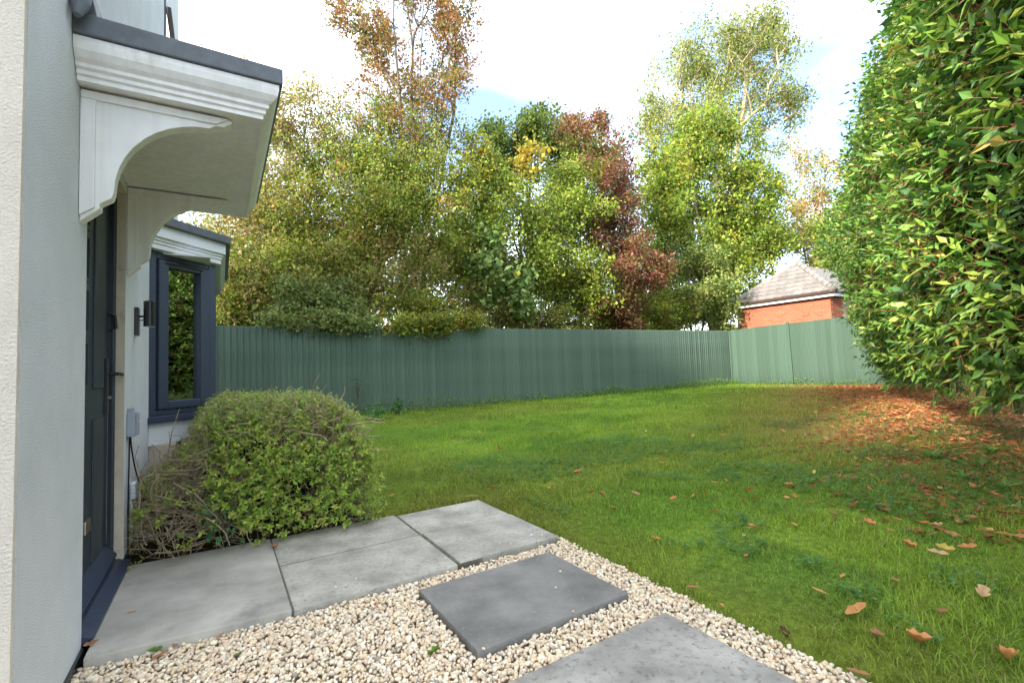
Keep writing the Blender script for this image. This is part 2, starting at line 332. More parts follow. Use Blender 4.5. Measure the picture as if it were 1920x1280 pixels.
def hd(b):
    b.box((-.068, .795, .86), (-.052, .83, 1.16)); b.tube([(-.055, .812, 1.075), (-.012, .812, 1.075), (-.008, .85, 1.075), (-.008, .925, 1.073)], .010, 8)
part('handle', M['black'], hd, door, bevel=.002, smooth=False)
part('key_cylinder', M['chrome'], lambda b: b.tube([(-.055, .812, .945), (-.040, .812, .945)], .009, 10), door)
part('door_knocker', M['black'], lambda b: (b.tube([(-.062, .86, 1.41), (-.035, .86, 1.40), (-.03, .86, 1.33), (-.058, .86, 1.32)], .009, 8)), door)
part('letter_plate', M['chrome'], lambda b: b.box((-.066, .33, .34), (-.050, .43, .40)), door, bevel=.004)
part('gap_light_seal', M['boxwhite'], lambda b: b.box((-.066, .8855, .15), (-.0655, .8885, .93)), door)  # white seal strip, light in the door gap put into its colour
def thr(b):
    b.prism([(-.10, 0, .0), (.034, 0, .0), (.034, 0, .018), (-.02, 0, .040), (-.10, 0, .052)], (0, .965, 0))
part('threshold', M['sill'], thr, bevel=.003)
part('weather_bar', M['sill'], lambda b: b.prism([(-.07, .07, .075), (-.018, .07, .075), (-.018, .07, .09), (-.07, .07, .15)], (0, .81, 0)), door, bevel=.003)

# door canopy
canopy = part('canopy', M['trim'], lambda b: b.box((.001, -.203, 2.195), (.630, 1.313, 2.215)))       # soffit board
Y0c, Y1c = -.225, 1.335
def corn(b):   # cornice moulding run along three sides: profile (outset, z) from the inner line
    prof = [(0, 2.188), (.012, 2.188), (.012, 2.205), (.022, 2.211), (.022, 2.226), (.034, 2.234), (.034, 2.249), (.05, 2.262), (.066, 2.285), (.072, 2.31), (.072, 2.332), (0, 2.332)]
    loops = []
    for o, z in prof:
        xf = .625+o; ya = Y0c+.025-o; yb = Y1c-.025+o
        loops.append([(.002, ya, z), (xf, ya, z), (xf, yb, z), (.002, yb, z)])
    n = len(b.v)
    for l in loops: b.v += l
    k = len(prof)
    for i in range(k-1):
        for j in range(3): b.f.append((n+i*4+j, n+i*4+j+1, n+(i+1)*4+j+1, n+(i+1)*4+j))
    b.f.append((n+(k-1)*4, n+(k-1)*4+1, n+1, n)); b.f.append((n+(k-1)*4+3, n+3, n+2, n+(k-1)*4+2)); b.f.append((n+(k-1)*4+1, n+(k-1)*4+2, n+2, n+1))
part('cornice_moulding', M['trim'], corn, canopy)
def leadf(b):
    xf, ya, yb = .712, Y0c-.06, Y1c+.06
    b.prism([(.001, ya, 2.335), (xf, ya, 2.335), (xf, ya, 2.405), (.001, ya, 2.418)], (0, yb-ya, 0))
part('lead_roof', M['lead'], leadf, canopy, bevel=.006)
part('lead_flashing', M['lead'], lambda b: (b.prism([(.0005, Y0c-.03, 2.419), (.07, Y0c-.03, 2.415), (.06, Y0c-.03, 2.47), (.02, Y0c-.03, 2.66), (.0005, Y0c-.03, 2.67)], (0, Y1c-Y0c+.06, 0)),
     b.tube([(.028, Y0c-.125, 2.36), (.032, Y0c-.105, 2.42), (.03, Y0c-.085, 2.5), (.02, Y0c-.055, 2.62), (.012, Y0c-.035, 2.72)], [.012, .030, .038, .034, .02], 12)), canopy, bevel=.004)
def bracket(y):
    # quarter-curve gallows bracket: X out, Z up
    pts = [(.0015, 2.186), (.515, 2.186), (.515, 2.172), (.485, 2.150), (.455, 2.148), (.44, 2.138)]
    for i in range(0, 11):
        a = math.pi/2*i/10; pts.append((.43-.325*math.sin(a), 1.785+.345*math.cos(a)))
    pts += [(.098, 1.762), (.062, 1.735), (.062, 1.715), (.048, 1.700), (.0015, 1.655)]
    b = MB(); b.prism([(x, y, z) for x, z in pts], (0, .06, 0)); o = b.build('bracket', M['trim'], canopy, bevel=.004)
    b = MB(); b.prism([(.002, y-.012, 2.184), (.50, y-.012, 2.184), (.455, y-.012, 2.152), (.002, y-.012, 2.152)], (0, .0118, 0))
    b.prism([(.002, y-.012, 2.151), (.048, y-.012, 2.151), (.048, y-.012, 1.715), (.002, y-.012, 1.68)], (0, .0118, 0)); b.build('bracket_trim', M['trim'], canopy, bevel=.002)
bracket(-.14); bracket(.985)

# bay window (canted, on the first part of the wall beyond the lamp)
bay = part('bay_window', M['white'], lambda b: None or b.box((.0005, 2.10, 2.045), (.40, 4.5, 2.06)))   # ceiling board
A, B2, B3, A2 = np.array([0, 2.02]), np.array([.425, 2.445]), np.array([.425, 4.195]), np.array([0, 4.62])
def seg(b, P, Q, s0, s1, z0, z1, o0, o1):          # box along P->Q from s0 to s1 (m), outward offsets o0..o1
    d = (Q-P)/np.linalg.norm(Q-P); n = np.array([d[1], -d[0]])
    p = P+d*s0+n*o0; b.obox((p[0], p[1], z0), (*(d*(s1-s0)), 0), (*(n*(o1-o0)), 0), (0, 0, z1-z0))
LS = np.linalg.norm(B2-A)
def frames(b):
    for P, Q, Ln in ((A, B2, LS), (B3, A2, LS)):
        seg(b, P, Q, .0, .06, .76, 2.055, -.07, 0); seg(b, P, Q, Ln-.06, Ln+.012, .76, 2.055, -.07, .002); seg(b, P, Q, .06, Ln-.06, .76, .80, -.07, 0); seg(b, P, Q, .06, Ln-.06, 2.00, 2.055, -.07, 0)
    for s0 in (0, .56, 1.13, 1.69): seg(b, B2, B3, s0, s0+.06, .76, 2.055, -.07, .001)
    seg(b, B2, B3, .06, 1.69, .76, .83, -.07, 0); seg(b, B2, B3, .06, 1.69, 1.99, 2.055, -.07, 0)
part('window_frame', M['anth'], frames, bay, bevel=.004)
for P, Q in ((A, B2), (B3, A2)):
    def sash(b):
        seg(b, P, Q, .068, .15, .808, 1.992, -.055, .016); seg(b, P, Q, .445, .53, .808, 1.992, -.055, .016)
        seg(b, P, Q, .15, .445, .808, .868, -.055, .016); seg(b, P, Q, .15, .445, 1.945, 1.992, -.055, .016); seg(b, P, Q, .13, .47, 1.972, 1.985, .016, .034)
    part('window_sash', M['anth'], sash, bay, bevel=.005)
for P, Q, s0, s1 in ((A, B2, .15, .445), (B3, A2, .15, .445), (B2, B3, .06, .56), (B2, B3, .62, 1.13), (B2, B3, 1.19, 1.69)):
    b = MB(); seg(b, P, Q, s0-.004, s1+.004, .80, 1.995, -.03, -.024); b.build('pane', M['glass'], bay)
def ring(b, z0, z1, out, inn=0, bot=None):
    """solid band following the bay's three faces, OUT metres proud"""
    def off(o): k = o*math.tan(R(22.5)); return [(0.001, 2.02-o*1.414), (.425+o, 2.445-k), (.425+o, 4.195+k), (0.001, 4.62+o*1.414)]
    b.prism([(x, y, z0) for x, y in off(out)], (0, 0, z1-z0))
part('sill', M['anth'], lambda b: ring(b, .705, .757, .045), bay, bevel=.006)
part('apron_panel', M['white'], lambda b: (ring(b, .56, .704, .006), ring(b, .535, .559, .018)), bay, bevel=.003)
def bfas(b):
    for z0, z1, o in ((2.062, 2.10, .052), (2.101, 2.125, .060), (2.126, 2.15, .070), (2.151, 2.245, .088)): ring(b, z0, z1, o)
part('fascia', M['white'], bfas, bay, bevel=.003)
part('lead_roof', M['lead'], lambda b: ring(b, 2.247, 2.315, .125), bay, bevel=.006)
part('bay_footing', M['revealm'], lambda b: b.box((.0008, 2.03, -.1), (.17, 4.6, .533)), bay)
# upper window: frame in the wall with a sash opened outward
upw = part('upper_window', M['anth'], lambda b: (b.box((.0005, 3.05, 3.5), (.012, 3.12, 4.9)), b.box((.0005, 3.12, 3.5), (.012, 4.2, 3.57)), b.box((.0005, 4.13, 3.57), (.012, 4.2, 4.9)), b.box((.0005, 3.12, 4.83), (.012, 4.13, 4.9))))
part('pane', M['glass'], lambda b: b.box((.001, 3.12, 3.57), (.006, 4.13, 4.83)), upw)
part('open_sash', M['upframe'], lambda b: (b.prism([(.016, 3.13, 4.82), (.05, 3.13, 4.82), (.17, 3.13, 3.62), (.13, 3.13, 3.62)], (0, .06, 0)), b.prism([(.016, 4.06, 4.82), (.05, 4.06, 4.82), (.17, 4.06, 3.62), (.13, 4.06, 3.62)], (0, .06, 0)), b.box((.11, 3.19, 3.62), (.15, 4.06, 3.70))), upw)

# things fixed on the wall
lamp = tag(empty('wall_lamp', (0, 1.31, 1.42)), 'black cylinder wall lamp beside the front door', 'lamp')
part('back_plate', M['black'], lambda b: b.box((.0008, 1.275, 1.325), (.022, 1.345, 1.505)), lamp, bevel=.003)
part('arm', M['black'], lambda b: (b.tube([(.02, 1.31, 1.45), (.05, 1.31, 1.45)], .007), b.tube([(.02, 1.31, 1.425), (.05, 1.31, 1.425)], .004)), lamp)
part('lamp_body', M['black'], lambda b: b.tube([(.076, 1.31, 1.385), (.076, 1.31, 1.388), (.076, 1.31, 1.548), (.076, 1.31, 1.551)], [.031, .033, .033, .031], 24), lamp)
part('lens', M['boxwhite'], lambda b: b.tube([(.076, 1.31, 1.3835), (.076, 1.31, 1.387)], .026, 20), lamp)
mbx = tag(empty('junction_box', (0, 1.06, .7)), 'grey plastic junction box on the white wall with cables below', 'junction box')
part('case', M['greybox'], lambda b: b.box((.0008, 1.015, .705), (.042, 1.105, .85)), mbx, bevel=.008)
part('lid', M['greybox'], lambda b: (b.box((.0422, 1.02, .712), (.052, 1.10, .842)), b.box((.0008, 1.04, .851), (.03, 1.085, .872))), mbx, bevel=.004)
part('screw', M['boxwhite'], lambda b: b.tube([(.052, 1.062, .79), (.0545, 1.062, .79)], .006, 10), mbx)
sbx = tag(empty('phone_socket_box', (0, 1.19, .3)), 'small white plastic box with trunking low on the wall', 'socket box')
part('case', M['boxwhite'], lambda b: b.prism([(.0008, 1.155, .315), (.0008, 1.235, .315), (.0008, 1.235, .415), (.0008, 1.155, .415)], (.028, 0, 0)), sbx, bevel=.01)
part('trunking', M['trim'], lambda b: b.box((.0008, 1.175, .12), (.012, 1.195, .314)), sbx)
def cab(pts, r, nm, lb, m=M['cable']):
    P = [np.array(p) for p in pts]; q = []
    for i in range(len(P)-1):
        for t in np.linspace(0, 1, 6, endpoint=False):
            a = P[max(i-1, 0)]; b, c = P[i], P[i+1]; d = P[min(i+2, len(P)-1)]
            q.append(.5*((2*b)+(-a+c)*t+(2*a-5*b+4*c-d)*t*t+(-a+3*b-3*c+d)*t**3))
    q.append(P[-1]); o = MB().tube(q, r, 6).build(nm, m); tag(o, lb, 'cable', 'cables on the house wall')
cab([(.012, 1.045, .71), (.010, 1.04, .5), (.008, 1.045, .25), (.010, 1.04, .03), (.012, 1.03, -.02)], .0042, 'cable', 'black cable running straight down from the grey junction box')
cab([(.012, 1.075, .71), (.014, 1.11, .62), (.02, 1.22, .48), (.03, 1.34, .36), (.05, 1.40, .2)], .0042, 'cable', 'black cable slanting from the junction box into the bush')
cab([(.012, 1.185, .12), (.02, 1.19, .09), (.05, 1.22, .07), (.11, 1.26, .055)], .0045, 'cable', 'loose white cable end poking out below the trunking', M['boxwhite'])
pot = tag(empty('potted_plant', (.13, 2.42, .758)), 'small plant in a dark pot on the bay window sill', 'plant')
part('pot', M['black'], lambda b: b.tube([(.13, 2.42, .758), (.13, 2.42, .90)], [.035, .048], 14), pot)
M2 = M['leaf']

# ------------------------------------------------------------------ foliage helpers
def leaf_mesh(P, D, N, L, Wd, col, fold=.25, droop=.12, name='leaves'):
    """kite-shaped leaves with a folded midrib, 4 triangles each"""
    D = unit(D); S = unit(np.cross(D, N)); N = unit(np.cross(S, D)); L = np.asarray(L)[:, None]; Wd = np.asarray(Wd)[:, None]
    m = P+D*L*.48-N*fold*Wd*.5
    V = np.stack([P, P+D*L*.42+S*Wd*.5, P+D*L-N*droop*L, P+D*L*.42-S*Wd*.5, m], 1); n = len(P)
    F = (np.array([(0, 1, 4), (1, 2, 4), (2, 3, 4), (3, 0, 4)])[None]+5*np.arange(n)[:, None, None]).reshape(-1, 3)
    return mesh_np(name, V.reshape(-1, 3), F, np.repeat(col, 5, 0))
def leaf_mesh2(P, D, N, L, Wd, col, fold=.3, name='leaves'):
    """two-triangle leaves for far crowns"""
    D = unit(D); S = unit(np.cross(D, N)); N = unit(np.cross(S, D)); L = np.asarray(L)[:, None]; Wd = np.asarray(Wd)[:, None]
    V = np.stack([P, P+D*L*.45+S*Wd*.5+N*fold*Wd*.4, P+D*L, P+D*L*.45-S*Wd*.5+N*fold*Wd*.4], 1); n = len(P)
    F = (np.array([(0, 1, 2), (0, 2, 3)])[None]+4*np.arange(n)[:, None, None]).reshape(-1, 3)
    return mesh_np(name, V.reshape(-1, 3), F, np.repeat(col, 4, 0))
def prisms(A, B, ra, rb, k=5):
    """tapered k-sided tubes A->B, vectorised"""
    t = unit(B-A); h = np.where(np.abs(t[:, 2:3]) < .9, np.array([[0, 0, 1.]]), np.array([[1., 0, 0]])); a = unit(np.cross(t, h)); b = np.cross(t, a)
    an = 2*np.pi*np.arange(k)/k; ring = np.cos(an)[None, :, None]*a[:, None]+np.sin(an)[None, :, None]*b[:, None]
    V = np.concatenate([A[:, None]+ring*np.asarray(ra)[:, None, None], B[:, None]+ring*np.asarray(rb)[:, None, None]], 1); n = len(A)
    f = np.array([(j, (j+1) % k, k+(j+1) % k, k+j) for j in range(k)])
    return V.reshape(-1, 3), (f[None]+2*k*np.arange(n)[:, None, None]).reshape(-1, 4)
def rdir(n): return unit(RNG.normal(size=(n, 3)))
def pick(pal, n, var=.22):
    cols = np.array([p[:3] for p in pal]); wts = np.array([p[3] for p in pal], float); wts /= wts.sum()
    return np.clip(cols[RNG.choice(len(pal), n, p=wts)]*RNG.uniform(1-var, 1+var, (n, 1))*RNG.uniform(.92, 1.08, (n, 3)), 0, 1)

def make_tree(name, label, base, blobs, pal, leaf=(.07, .045), per=26, spread=.28, trunk_r=.12, bark='bark', stems=1, shell=.55, tipr=.006, group='trees and shrubs beyond the garden fence', cat='tree', clumpvar=.25, gap=0., lift=0.):
    """blobs: (centre, radii, tips). Branch tips are drawn inside the blobs, joined to the nearest branch, and leafed."""
    tips = []
    for c, r, n in blobs:
        nc = max(4, n//9); cen = rdir(nc)*(np.maximum(RNG.random(nc), RNG.random(nc)*shell*1.6)**(1/3)*RNG.uniform(.8, 1.12, nc))[:, None]
        off = RNG.normal(0, .17, (n, 3))*RNG.uniform(.6, 1.3, (n, 1)); tips.append(np.array(c)+(cen[RNG.integers(0, nc, n)]+off)*np.array(r))
    tips = np.concatenate(tips); base = np.array(base, float)
    tips = tips[tips[:, 2] > base[2]+.3]
    lo = tips[:, 2].min(); ctr = tips.mean(0)
    nodes = [base.copy()]; par = [-1]
    for s in range(stems):
        top = ctr+np.array([0, 0, (tips[:, 2].max()-ctr[2])*.55]); off = RNG.normal(0, .18*stems**.5 if stems > 1 else .05, 3)*np.array([1, 1, 0])
        if stems > 1: off = off*np.array([(tips[:, 0].std()+.2)*2.2, (tips[:, 1].std()+.2)*2.2, 0])
        last = 0; K = 7
        for i in range(1, K+1):
            t = i/K; p = base+(top-base)*t+off*t**1.3+RNG.normal(0, .06, 3)*(1+t)
            nodes.append(p); par.append(last); last = len(nodes)-1
    order = np.argsort(np.linalg.norm(tips-np.array([ctr[0], ctr[1], lo-.5]), axis=1))
    NP = np.zeros((len(nodes)+2*len(tips), 3)); NP[:len(nodes)] = nodes; cnt = len(nodes); par = par+[0]*(2*len(tips)); istip = np.zeros(len(NP), bool)
    plen = np.zeros(len(NP))
    for i in range(1, cnt): plen[i] = plen[par[i]]+np.linalg.norm(NP[i]-NP[par[i]])
    for k in order:
        p = tips[k]; d = NP[:cnt]-p; dist = np.linalg.norm(d, axis=1)*1.25+np.maximum(0, d[:, 2])*1.2+.55*plen[:cnt]
        j = int(np.argmin(dist)); q = NP[j]; mid = (p+q)/2+RNG.normal(0, .05, 3)*np.linalg.norm(p-q)-np.array([0, 0, .04*np.linalg.norm(p-q)])
        NP[cnt] = mid; par[cnt] = j; NP[cnt+1] = p; par[cnt+1] = cnt; istip[cnt+1] = True; plen[cnt] = plen[j]+np.linalg.norm(mid-q); plen[cnt+1] = plen[cnt]+np.linalg.norm(p-mid); cnt += 2
    NP = NP[:cnt]; par = np.array(par[:cnt]); istip = istip[:cnt]
    wt = istip.astype(float)
    for i in range(cnt-1, 0, -1): wt[par[i]] += wt[i]
    rad = .8*tipr*np.maximum(wt, 1)**.45; rad *= min(1, trunk_r/rad[0]) if rad[0] > trunk_r else 1
    rad = np.maximum(rad, tipr*.6)
    root = tag(empty(name, tuple(base)), label, cat, group)
    e = np.arange(1, cnt); pr = np.where(par[e] == 0, np.minimum(rad[par[e]], rad[e]*1.3), np.minimum(rad[par[e]], rad[e]*1.5))
    V, F = prisms(NP[par[e]], NP[e], pr, rad[e], 5)
    link('trunk', mesh_np('trunk', V, F, smooth=True), M[bark], root)
    tp = np.nonzero(istip)[0]
    if gap: tp = tp[RNG.random(len(tp)) > gap]
    per = int(per*1.9); n = len(tp)*per; rep = np.repeat(tp, per); leaf = (leaf[0]*1.4, leaf[1]*1.45)
    along = RNG.random(n)**.7; P = NP[par[rep]]+(NP[rep]-NP[par[rep]])*along[:, None]+RNG.normal(0, spread, (n, 3))*np.array([1, 1, .8])
    P[:, 2] += lift
    pal = [(min(1, p[0]*1.3), min(1, p[1]*1.3), p[2]*1.05, p[3]) for p in pal]+[(.10, .15, .03, sum(p[3] for p in pal)*.16)]; tipcol = pick(pal, len(NP), .12)*RNG.uniform(1-clumpvar, 1+clumpvar, (len(NP), 1)); col = np.where(RNG.random((n, 1)) < .6, tipcol[rep], pick(pal, n)); col = col*RNG.uniform(.8, 1.2, (n, 1))
    D = rdir(n)+np.array([0, 0, -.35]); N = rdir(n)*.9+np.array([0, 0, .8])
    s = np.clip(np.exp(RNG.normal(-.08, .32, n)), .45, 1.7)
    link('crown', leaf_mesh2(P, D, N, leaf[0]*s, leaf[1]*s, col), M['leaf'], root)
    return root
def blob(px, py, rx, ry, D, n, dz=None):
    """ellipsoid seen at (px, py), rx x ry pixels in size, at depth D metres"""
    k = D/FPX; return (at(px, py, D), (rx*k, (dz or min(rx, ry)*.9)*k if dz is None else dz, ry*k), n)

# ------------------------------------------------------------------ fences
def fence_top(x): return 1.968+.0042*x
fence = tag(empty('fence', (7.5, 7.3, .2)), 'long green featheredge board fence behind the lawn', 'fence')
prof = lambda wd: [(0, 0, 0), (wd, 0, 0), (wd, -.018, 0), (0, -.008, 0)]
def boardmesh(wd, h):
    b = MB(); b.prism([(0, 0, 0), (wd, 0, 0), (wd, -.034, 0), (0, -.007, 0)], (0, 0, h)); return b.mesh('board', bevel=.002)
bmesh_ = boardmesh(.112, 1.83); bmesh_.materials.append(M['fence'])
x = -.5; i = 0
while x < 15.14:
    zt = fence_top(x)+random.uniform(-.004, .004); o = bpy.data.objects.new('board', bmesh_); COL.objects.link(o); o.parent = fence
    o.location = Vector((x, 7.27+random.uniform(-.002, .002), zt-1.83))-Vector(fence.location); o.rotation_euler = (random.uniform(-.002, .002), 0, -.03+random.uniform(-.01, .01)); x += .1+random.uniform(-.003, .003); i += 1
for z in (.45, 1.1, 1.75): part('rail', M['fence'], lambda b: b.box((-.5, 7.292, z), (15.2, 7.34, z+.075)), fence)
for xx in np.arange(.3, 15, 2.45): part('post', M['fence'], lambda b: b.box((xx, 7.342, 0), (xx+.1, 7.44, 1.93)), fence)
part('post', M['fence2'], lambda b: b.box((15.16, 7.19, 0), (15.25, 7.255, 2.03)), fence, bevel=.006)
fence2 = tag(empty('fence', (15.2, 5, .2)), 'lighter green board fence with a slim post meeting the hedge', 'fence')
b = MB(); b.prism([(0, 0, 0), (0, .150, 0), (-.016, .150, 0), (-.009, 0, 0)], (0, 0, 1.86)); bm2 = b.mesh('board', bevel=.002); bm2.materials.append(M['fence2'])
y = 7.13
while y > -2.6:
    o = bpy.data.objects.new('board', bm2); COL.objects.link(o); o.parent = fence2
    zt = 2.03+.028*(7.27-y)*(1 if y > 5 else .8)+random.uniform(-.004, .004)
    o.location = Vector((15.2+random.uniform(-.0015, .0015), y-.01, zt-1.86))-Vector(fence2.location); o.rotation_euler = (0, 0, .035); y -= .138
for z in (.5, 1.15, 1.8): part('rail', M['fence2'], lambda b: b.box((15.222, -2.6, z), (15.27, 7.1, z+.075)), fence2)
part('post', M['fence2'], lambda b: b.prism([(15.15, 5.2, .1), (15.15, 5.28, .1), (15.15, 5.31, 2.125), (15.15, 5.23, 2.125)], (.03, 0, 0)), fence2, bevel=.004)

# ------------------------------------------------------------------ brick garage beyond the fence
gar = tag(empty('garage', (17.9, 6.1, 0)), 'red brick garage with hipped grey tiled roof behind the fence', 'garage')
GX, GY0, GY1, GZ = 16.5, 4.63, 7.75, 2.90
part('wall', M['mortar'], lambda b: b.box((GX+.012, GY0+.012, -.12), (GX+5, GY1, GZ)), gar)
bw, bh, bd = .2155, .065, .03
bb = MB(); bb.box((0, 0, 0), (bd, bw, bh)); bme = bb.mesh('brick', bevel=.004); bme.materials.append(M['brick'])
bb = MB(); bb.box((0, 0, 0), (bw, bd, bh)); bme2 = bb.mesh('brick', bevel=.004); bme2.materials.append(M['brick'])
rows = 0; z = GZ-.004-bh
vent = (5.26, 5.47, 2.375, 2.51)
while z > 1.72:
    off = 0 if rows % 2 else -.1125; yy = GY0+(.0 if rows % 2 else .1125)
    if not rows % 2:
        o = bpy.data.objects.new('brick', bme); COL.objects.link(o); o.parent = gar; o.location = Vector((GX, GY0, z))-Vector(gar.location); o.scale = (1, .475, 1)
    while yy < GY1-.2:
        o = bpy.data.objects.new('brick', bme); COL.objects.link(o); o.parent = gar; o.location = Vector((GX+random.uniform(-.001, .001), yy, z))-Vector(gar.location)
        yy += .225
    xx = GX+(.0305 if rows % 2 else .12)
    for k in range(3):
        o = bpy.data.objects.new('brick', bme2); COL.objects.link(o); o.parent = gar; o.location = Vector((xx+k*.225, GY0+.0005, z))-Vector(gar.location)
    z -= .075; rows += 1
part('air_brick', M['brick'], lambda b: b.box((GX-.012, vent[0]+.001, vent[2]-.01), (GX+.02, vent[1]-.001, vent[3]+.01)), gar, bevel=.003)
part('fascia', M['white'], lambda b: (b.box((GX-.16, GY0-.18, GZ-.03), (GX-.14, GY1+.1, GZ+.10)), b.box((GX-.139, GY0-.18, GZ-.03), (GX+5.1, GY0-.16, GZ+.10))), gar)
part('soffit', M['white'], lambda b: (b.box((GX-.139, GY0-.159, GZ+.002), (GX+.3, GY1+.1, GZ+.012))), gar)
part('gutter', M['brown'], lambda b: (b.box((GX-.24, GY0-.24, GZ+.06), (GX-.162, GY1+.15, GZ+.13)), b.box((GX-.161, GY0-.24, GZ+.06), (GX+5.1, GY0-.182, GZ+.13))), gar, bevel=.015)
# hipped roof: individual tiles on the face towards the garden
APX = at(1497, 495, 1.0)-CAM; t_ = ((GY0+GY1)/2-CAM[1])/APX[1]; AP = CAM+APX*t_
E0, E1 = np.array([GX-.22, GY0-.22, GZ+.12]), np.array([GX-.22, GY1+.12, GZ+.12])
part('roof', M['tile'], lambda b: (b.v.extend([tuple(E0+[.05, .05, 0]), tuple(E1+[.05, -.05, 0]), tuple(AP-[0, 0, .03]), (GX+6, AP[1], AP[2]-.03), (GX+6, GY0-.17, GZ+.12), (GX+6, GY1+.1, GZ+.12)]),
     b.f.extend([(0, 2, 1), (0, 4, 3, 2), (1, 2, 3, 5), (0, 1, 5, 4)])), gar)
up_ = AP-(E0+E1)/2; sl_ = np.linalg.norm(up_); up_ = up_/sl_; nrm = np.cross(np.array([0, 1., 0]), up_); nrm = -nrm if nrm[2] < 0 else nrm
tw, tl, nrow = .30, .265, int(sl_/.265)
tb = MB(); tb.prism([tuple(up_*0), tuple(nrm*.04), tuple(up_*(tl+.05)+nrm*.014), tuple(up_*(tl+.05))], (0, tw*.975, 0)); tme = tb.mesh('tile'); tme.materials.append(M['tile'])
for r_ in range(nrow):
    f0 = r_*tl/sl_; ya = E0[1]+(AP[1]-E0[1])*f0; yb = E1[1]+(AP[1]-E1[1])*f0; y = ya+.02-(.15 if r_ % 2 else 0)
    while y < yb-.05:
        if y > ya-.10 and y+tw < yb+.10:
            o = bpy.data.objects.new('tile', tme); COL.objects.link(o); o.parent = gar
            p = (E0+E1)/2+up_*(r_*tl)+nrm*(.012+random.uniform(0, .004)); o.location = Vector((p[0], y, p[2]))-Vector(gar.location); o.rotation_euler = (random.uniform(-.012, .012), random.uniform(-.03, .01), 0)
        y += tw
for Ea in (E0, E1):
    dv = AP-Ea; n_ = int(np.linalg.norm(dv)/.32)
    for k in range(n_):
        b = MB(); p0 = Ea+dv*(k/n_)+np.array([0, 0, .012]); p1 = Ea+dv*((k+1.12)/n_)+np.array([0, 0, .03]); b.tube([p0, p1], [.11, .095], 10); b.build('hip_tile', M['tile'], gar, smooth=True)

# ------------------------------------------------------------------ trees and shrubs beyond the fence
OL = (.16, .17, .035)
GREENMIX = [(.20, .26, .045, 4), (.27, .29, .06, 3), (.13, .19, .04, 2), (.33, .27, .06, 1.2), (.33, .16, .06, .4)]
YG = [(.24, .29, .045, 4), (.17, .25, .035, 3), (.34, .31, .055, 2), (.11, .18, .03, 2.5)]
TAN = [(.33, .25, .11, 3), (.27, .26, .07, 3), (.38, .29, .15, 2), (.20, .24, .05, 2.5), (.36, .17, .07, .6)]
RUST = [(.24, .10, .05, 3), (.26, .17, .05, 3), (.18, .17, .05, 3), (.32, .12, .06, 1.2)]
RED = [(.20, .07, .055, 4), (.27, .125, .095, 3), (.14, .055, .045, 2), (.25, .18, .07, 2.5)]
GREY = [(.24, .27, .11, 3), (.30, .32, .13, 2), (.17, .21, .07, 3), (.28, .25, .08, 1)]
ORA = [(.40, .17, .06, 2), (.30, .27, .09, 3), (.24, .25, .08, 3), (.42, .25, .08, 1)]
def base_of(px, D): p = at(px, 640, D); return (p[0], p[1], -.1)
make_tree('twiggy_tree', 'brown half bare tree with fine twigs beside the bay window roof', base_of(478, 11.5), [blob(500, 330, 95, 170, 11.6, 460), blob(450, 480, 80, 130, 11, 260), blob(560, 220, 70, 80, 11.6, 190), blob(570, 420, 80, 120, 12.6, 130), blob(640, 250, 70, 70, 12.6, 90)], TAN, (.045, .03), 17, .15, .10, 'twig', 5, .35, .008)
make_tree('tall_sparse_tree', 'tall thin multi stemmed tree with sparse rusty leaves', base_of(770, 13), [blob(770, 70, 135, 130, 13, 260), blob(770, 220, 110, 120, 13, 170), blob(675, 60, 75, 70, 13, 70), blob(875, 80, 60, 110, 13, 80), blob(770, -60, 110, 80, 13, 90)], RUST, (.05, .036), 17, .11, .09, 'bark', 7, .3, .006, clumpvar=.3)
make_tree('hawthorn_tree', 'dense olive green hawthorn filling the middle behind the fence', base_of(640, 11.7), [blob(620, 400, 130, 130, 11.7, 330), blob(720, 370, 130, 120, 12, 330), blob(560, 520, 90, 90, 11.2, 160), blob(660, 300, 110, 60, 12, 150), blob(820, 420, 90, 120, 12.6, 230), blob(770, 260, 90, 70, 12.8, 130), blob(870, 300, 60, 60, 13.2, 90)], GREENMIX, (.044, .032), 30, .15, .12, 'bark', 3, .3, clumpvar=.35)
make_tree('hawthorn_tree', 'yellow green hawthorn with dark trunks left of the red tree', base_of(1010, 14.2), [blob(960, 450, 110, 130, 14.2, 320), blob(890, 400, 60, 120, 13.2, 150), blob(1170, 440, 60, 150, 16.4, 150), blob(1060, 480, 110, 120, 14.6, 320), blob(1010, 380, 110, 80, 14.5, 200), blob(1080, 340, 70, 80, 15, 140), blob(900, 550, 70, 60, 13.4, 120)], YG[:2]+GREENMIX[:3], (.055, .04), 26, .17, .12, 'bark', 3, .3, clumpvar=.35)
make_tree('dark_oak', 'dark green oak top showing above the yellow maple', base_of(990, 19), [blob(920, 285, 50, 45, 19, 60), blob(1020, 250, 55, 45, 19, 90), blob(960, 320, 70, 45, 19, 90), blob(1070, 280, 70, 50, 19, 110)], [(.08, .12, .025, 3), (.12, .16, .035, 3), (.05, .085, .02, 2)], (.10, .065), 26, .22, .18, clumpvar=.35)
make_tree('yellow_maple', 'small maple with bright yellow leaves among green shrubs', base_of(950, 13.6), [blob(985, 290, 32, 36, 13.6, 34), blob(900, 310, 40, 45, 13.4, 30), blob(880, 380, 30, 50, 13.2, 12)], [(.42, .31, .05, 3), (.36, .27, .05, 2), (.25, .25, .05, 2)], (.085, .07), 7, .16, .06)
make_tree('sycamore_sapling', 'sycamore sapling with large blue green leaves over the fence', base_of(940, 12.3), [blob(930, 510, 50, 60, 12.3, 60), blob(960, 560, 45, 40, 12.4, 40), blob(900, 460, 35, 40, 12.2, 25)], [(.19, .28, .10, 3), (.25, .33, .14, 2), (.14, .22, .07, 2), (.4, .35, .08, .3)], (.10, .085), 8, .15, .04)
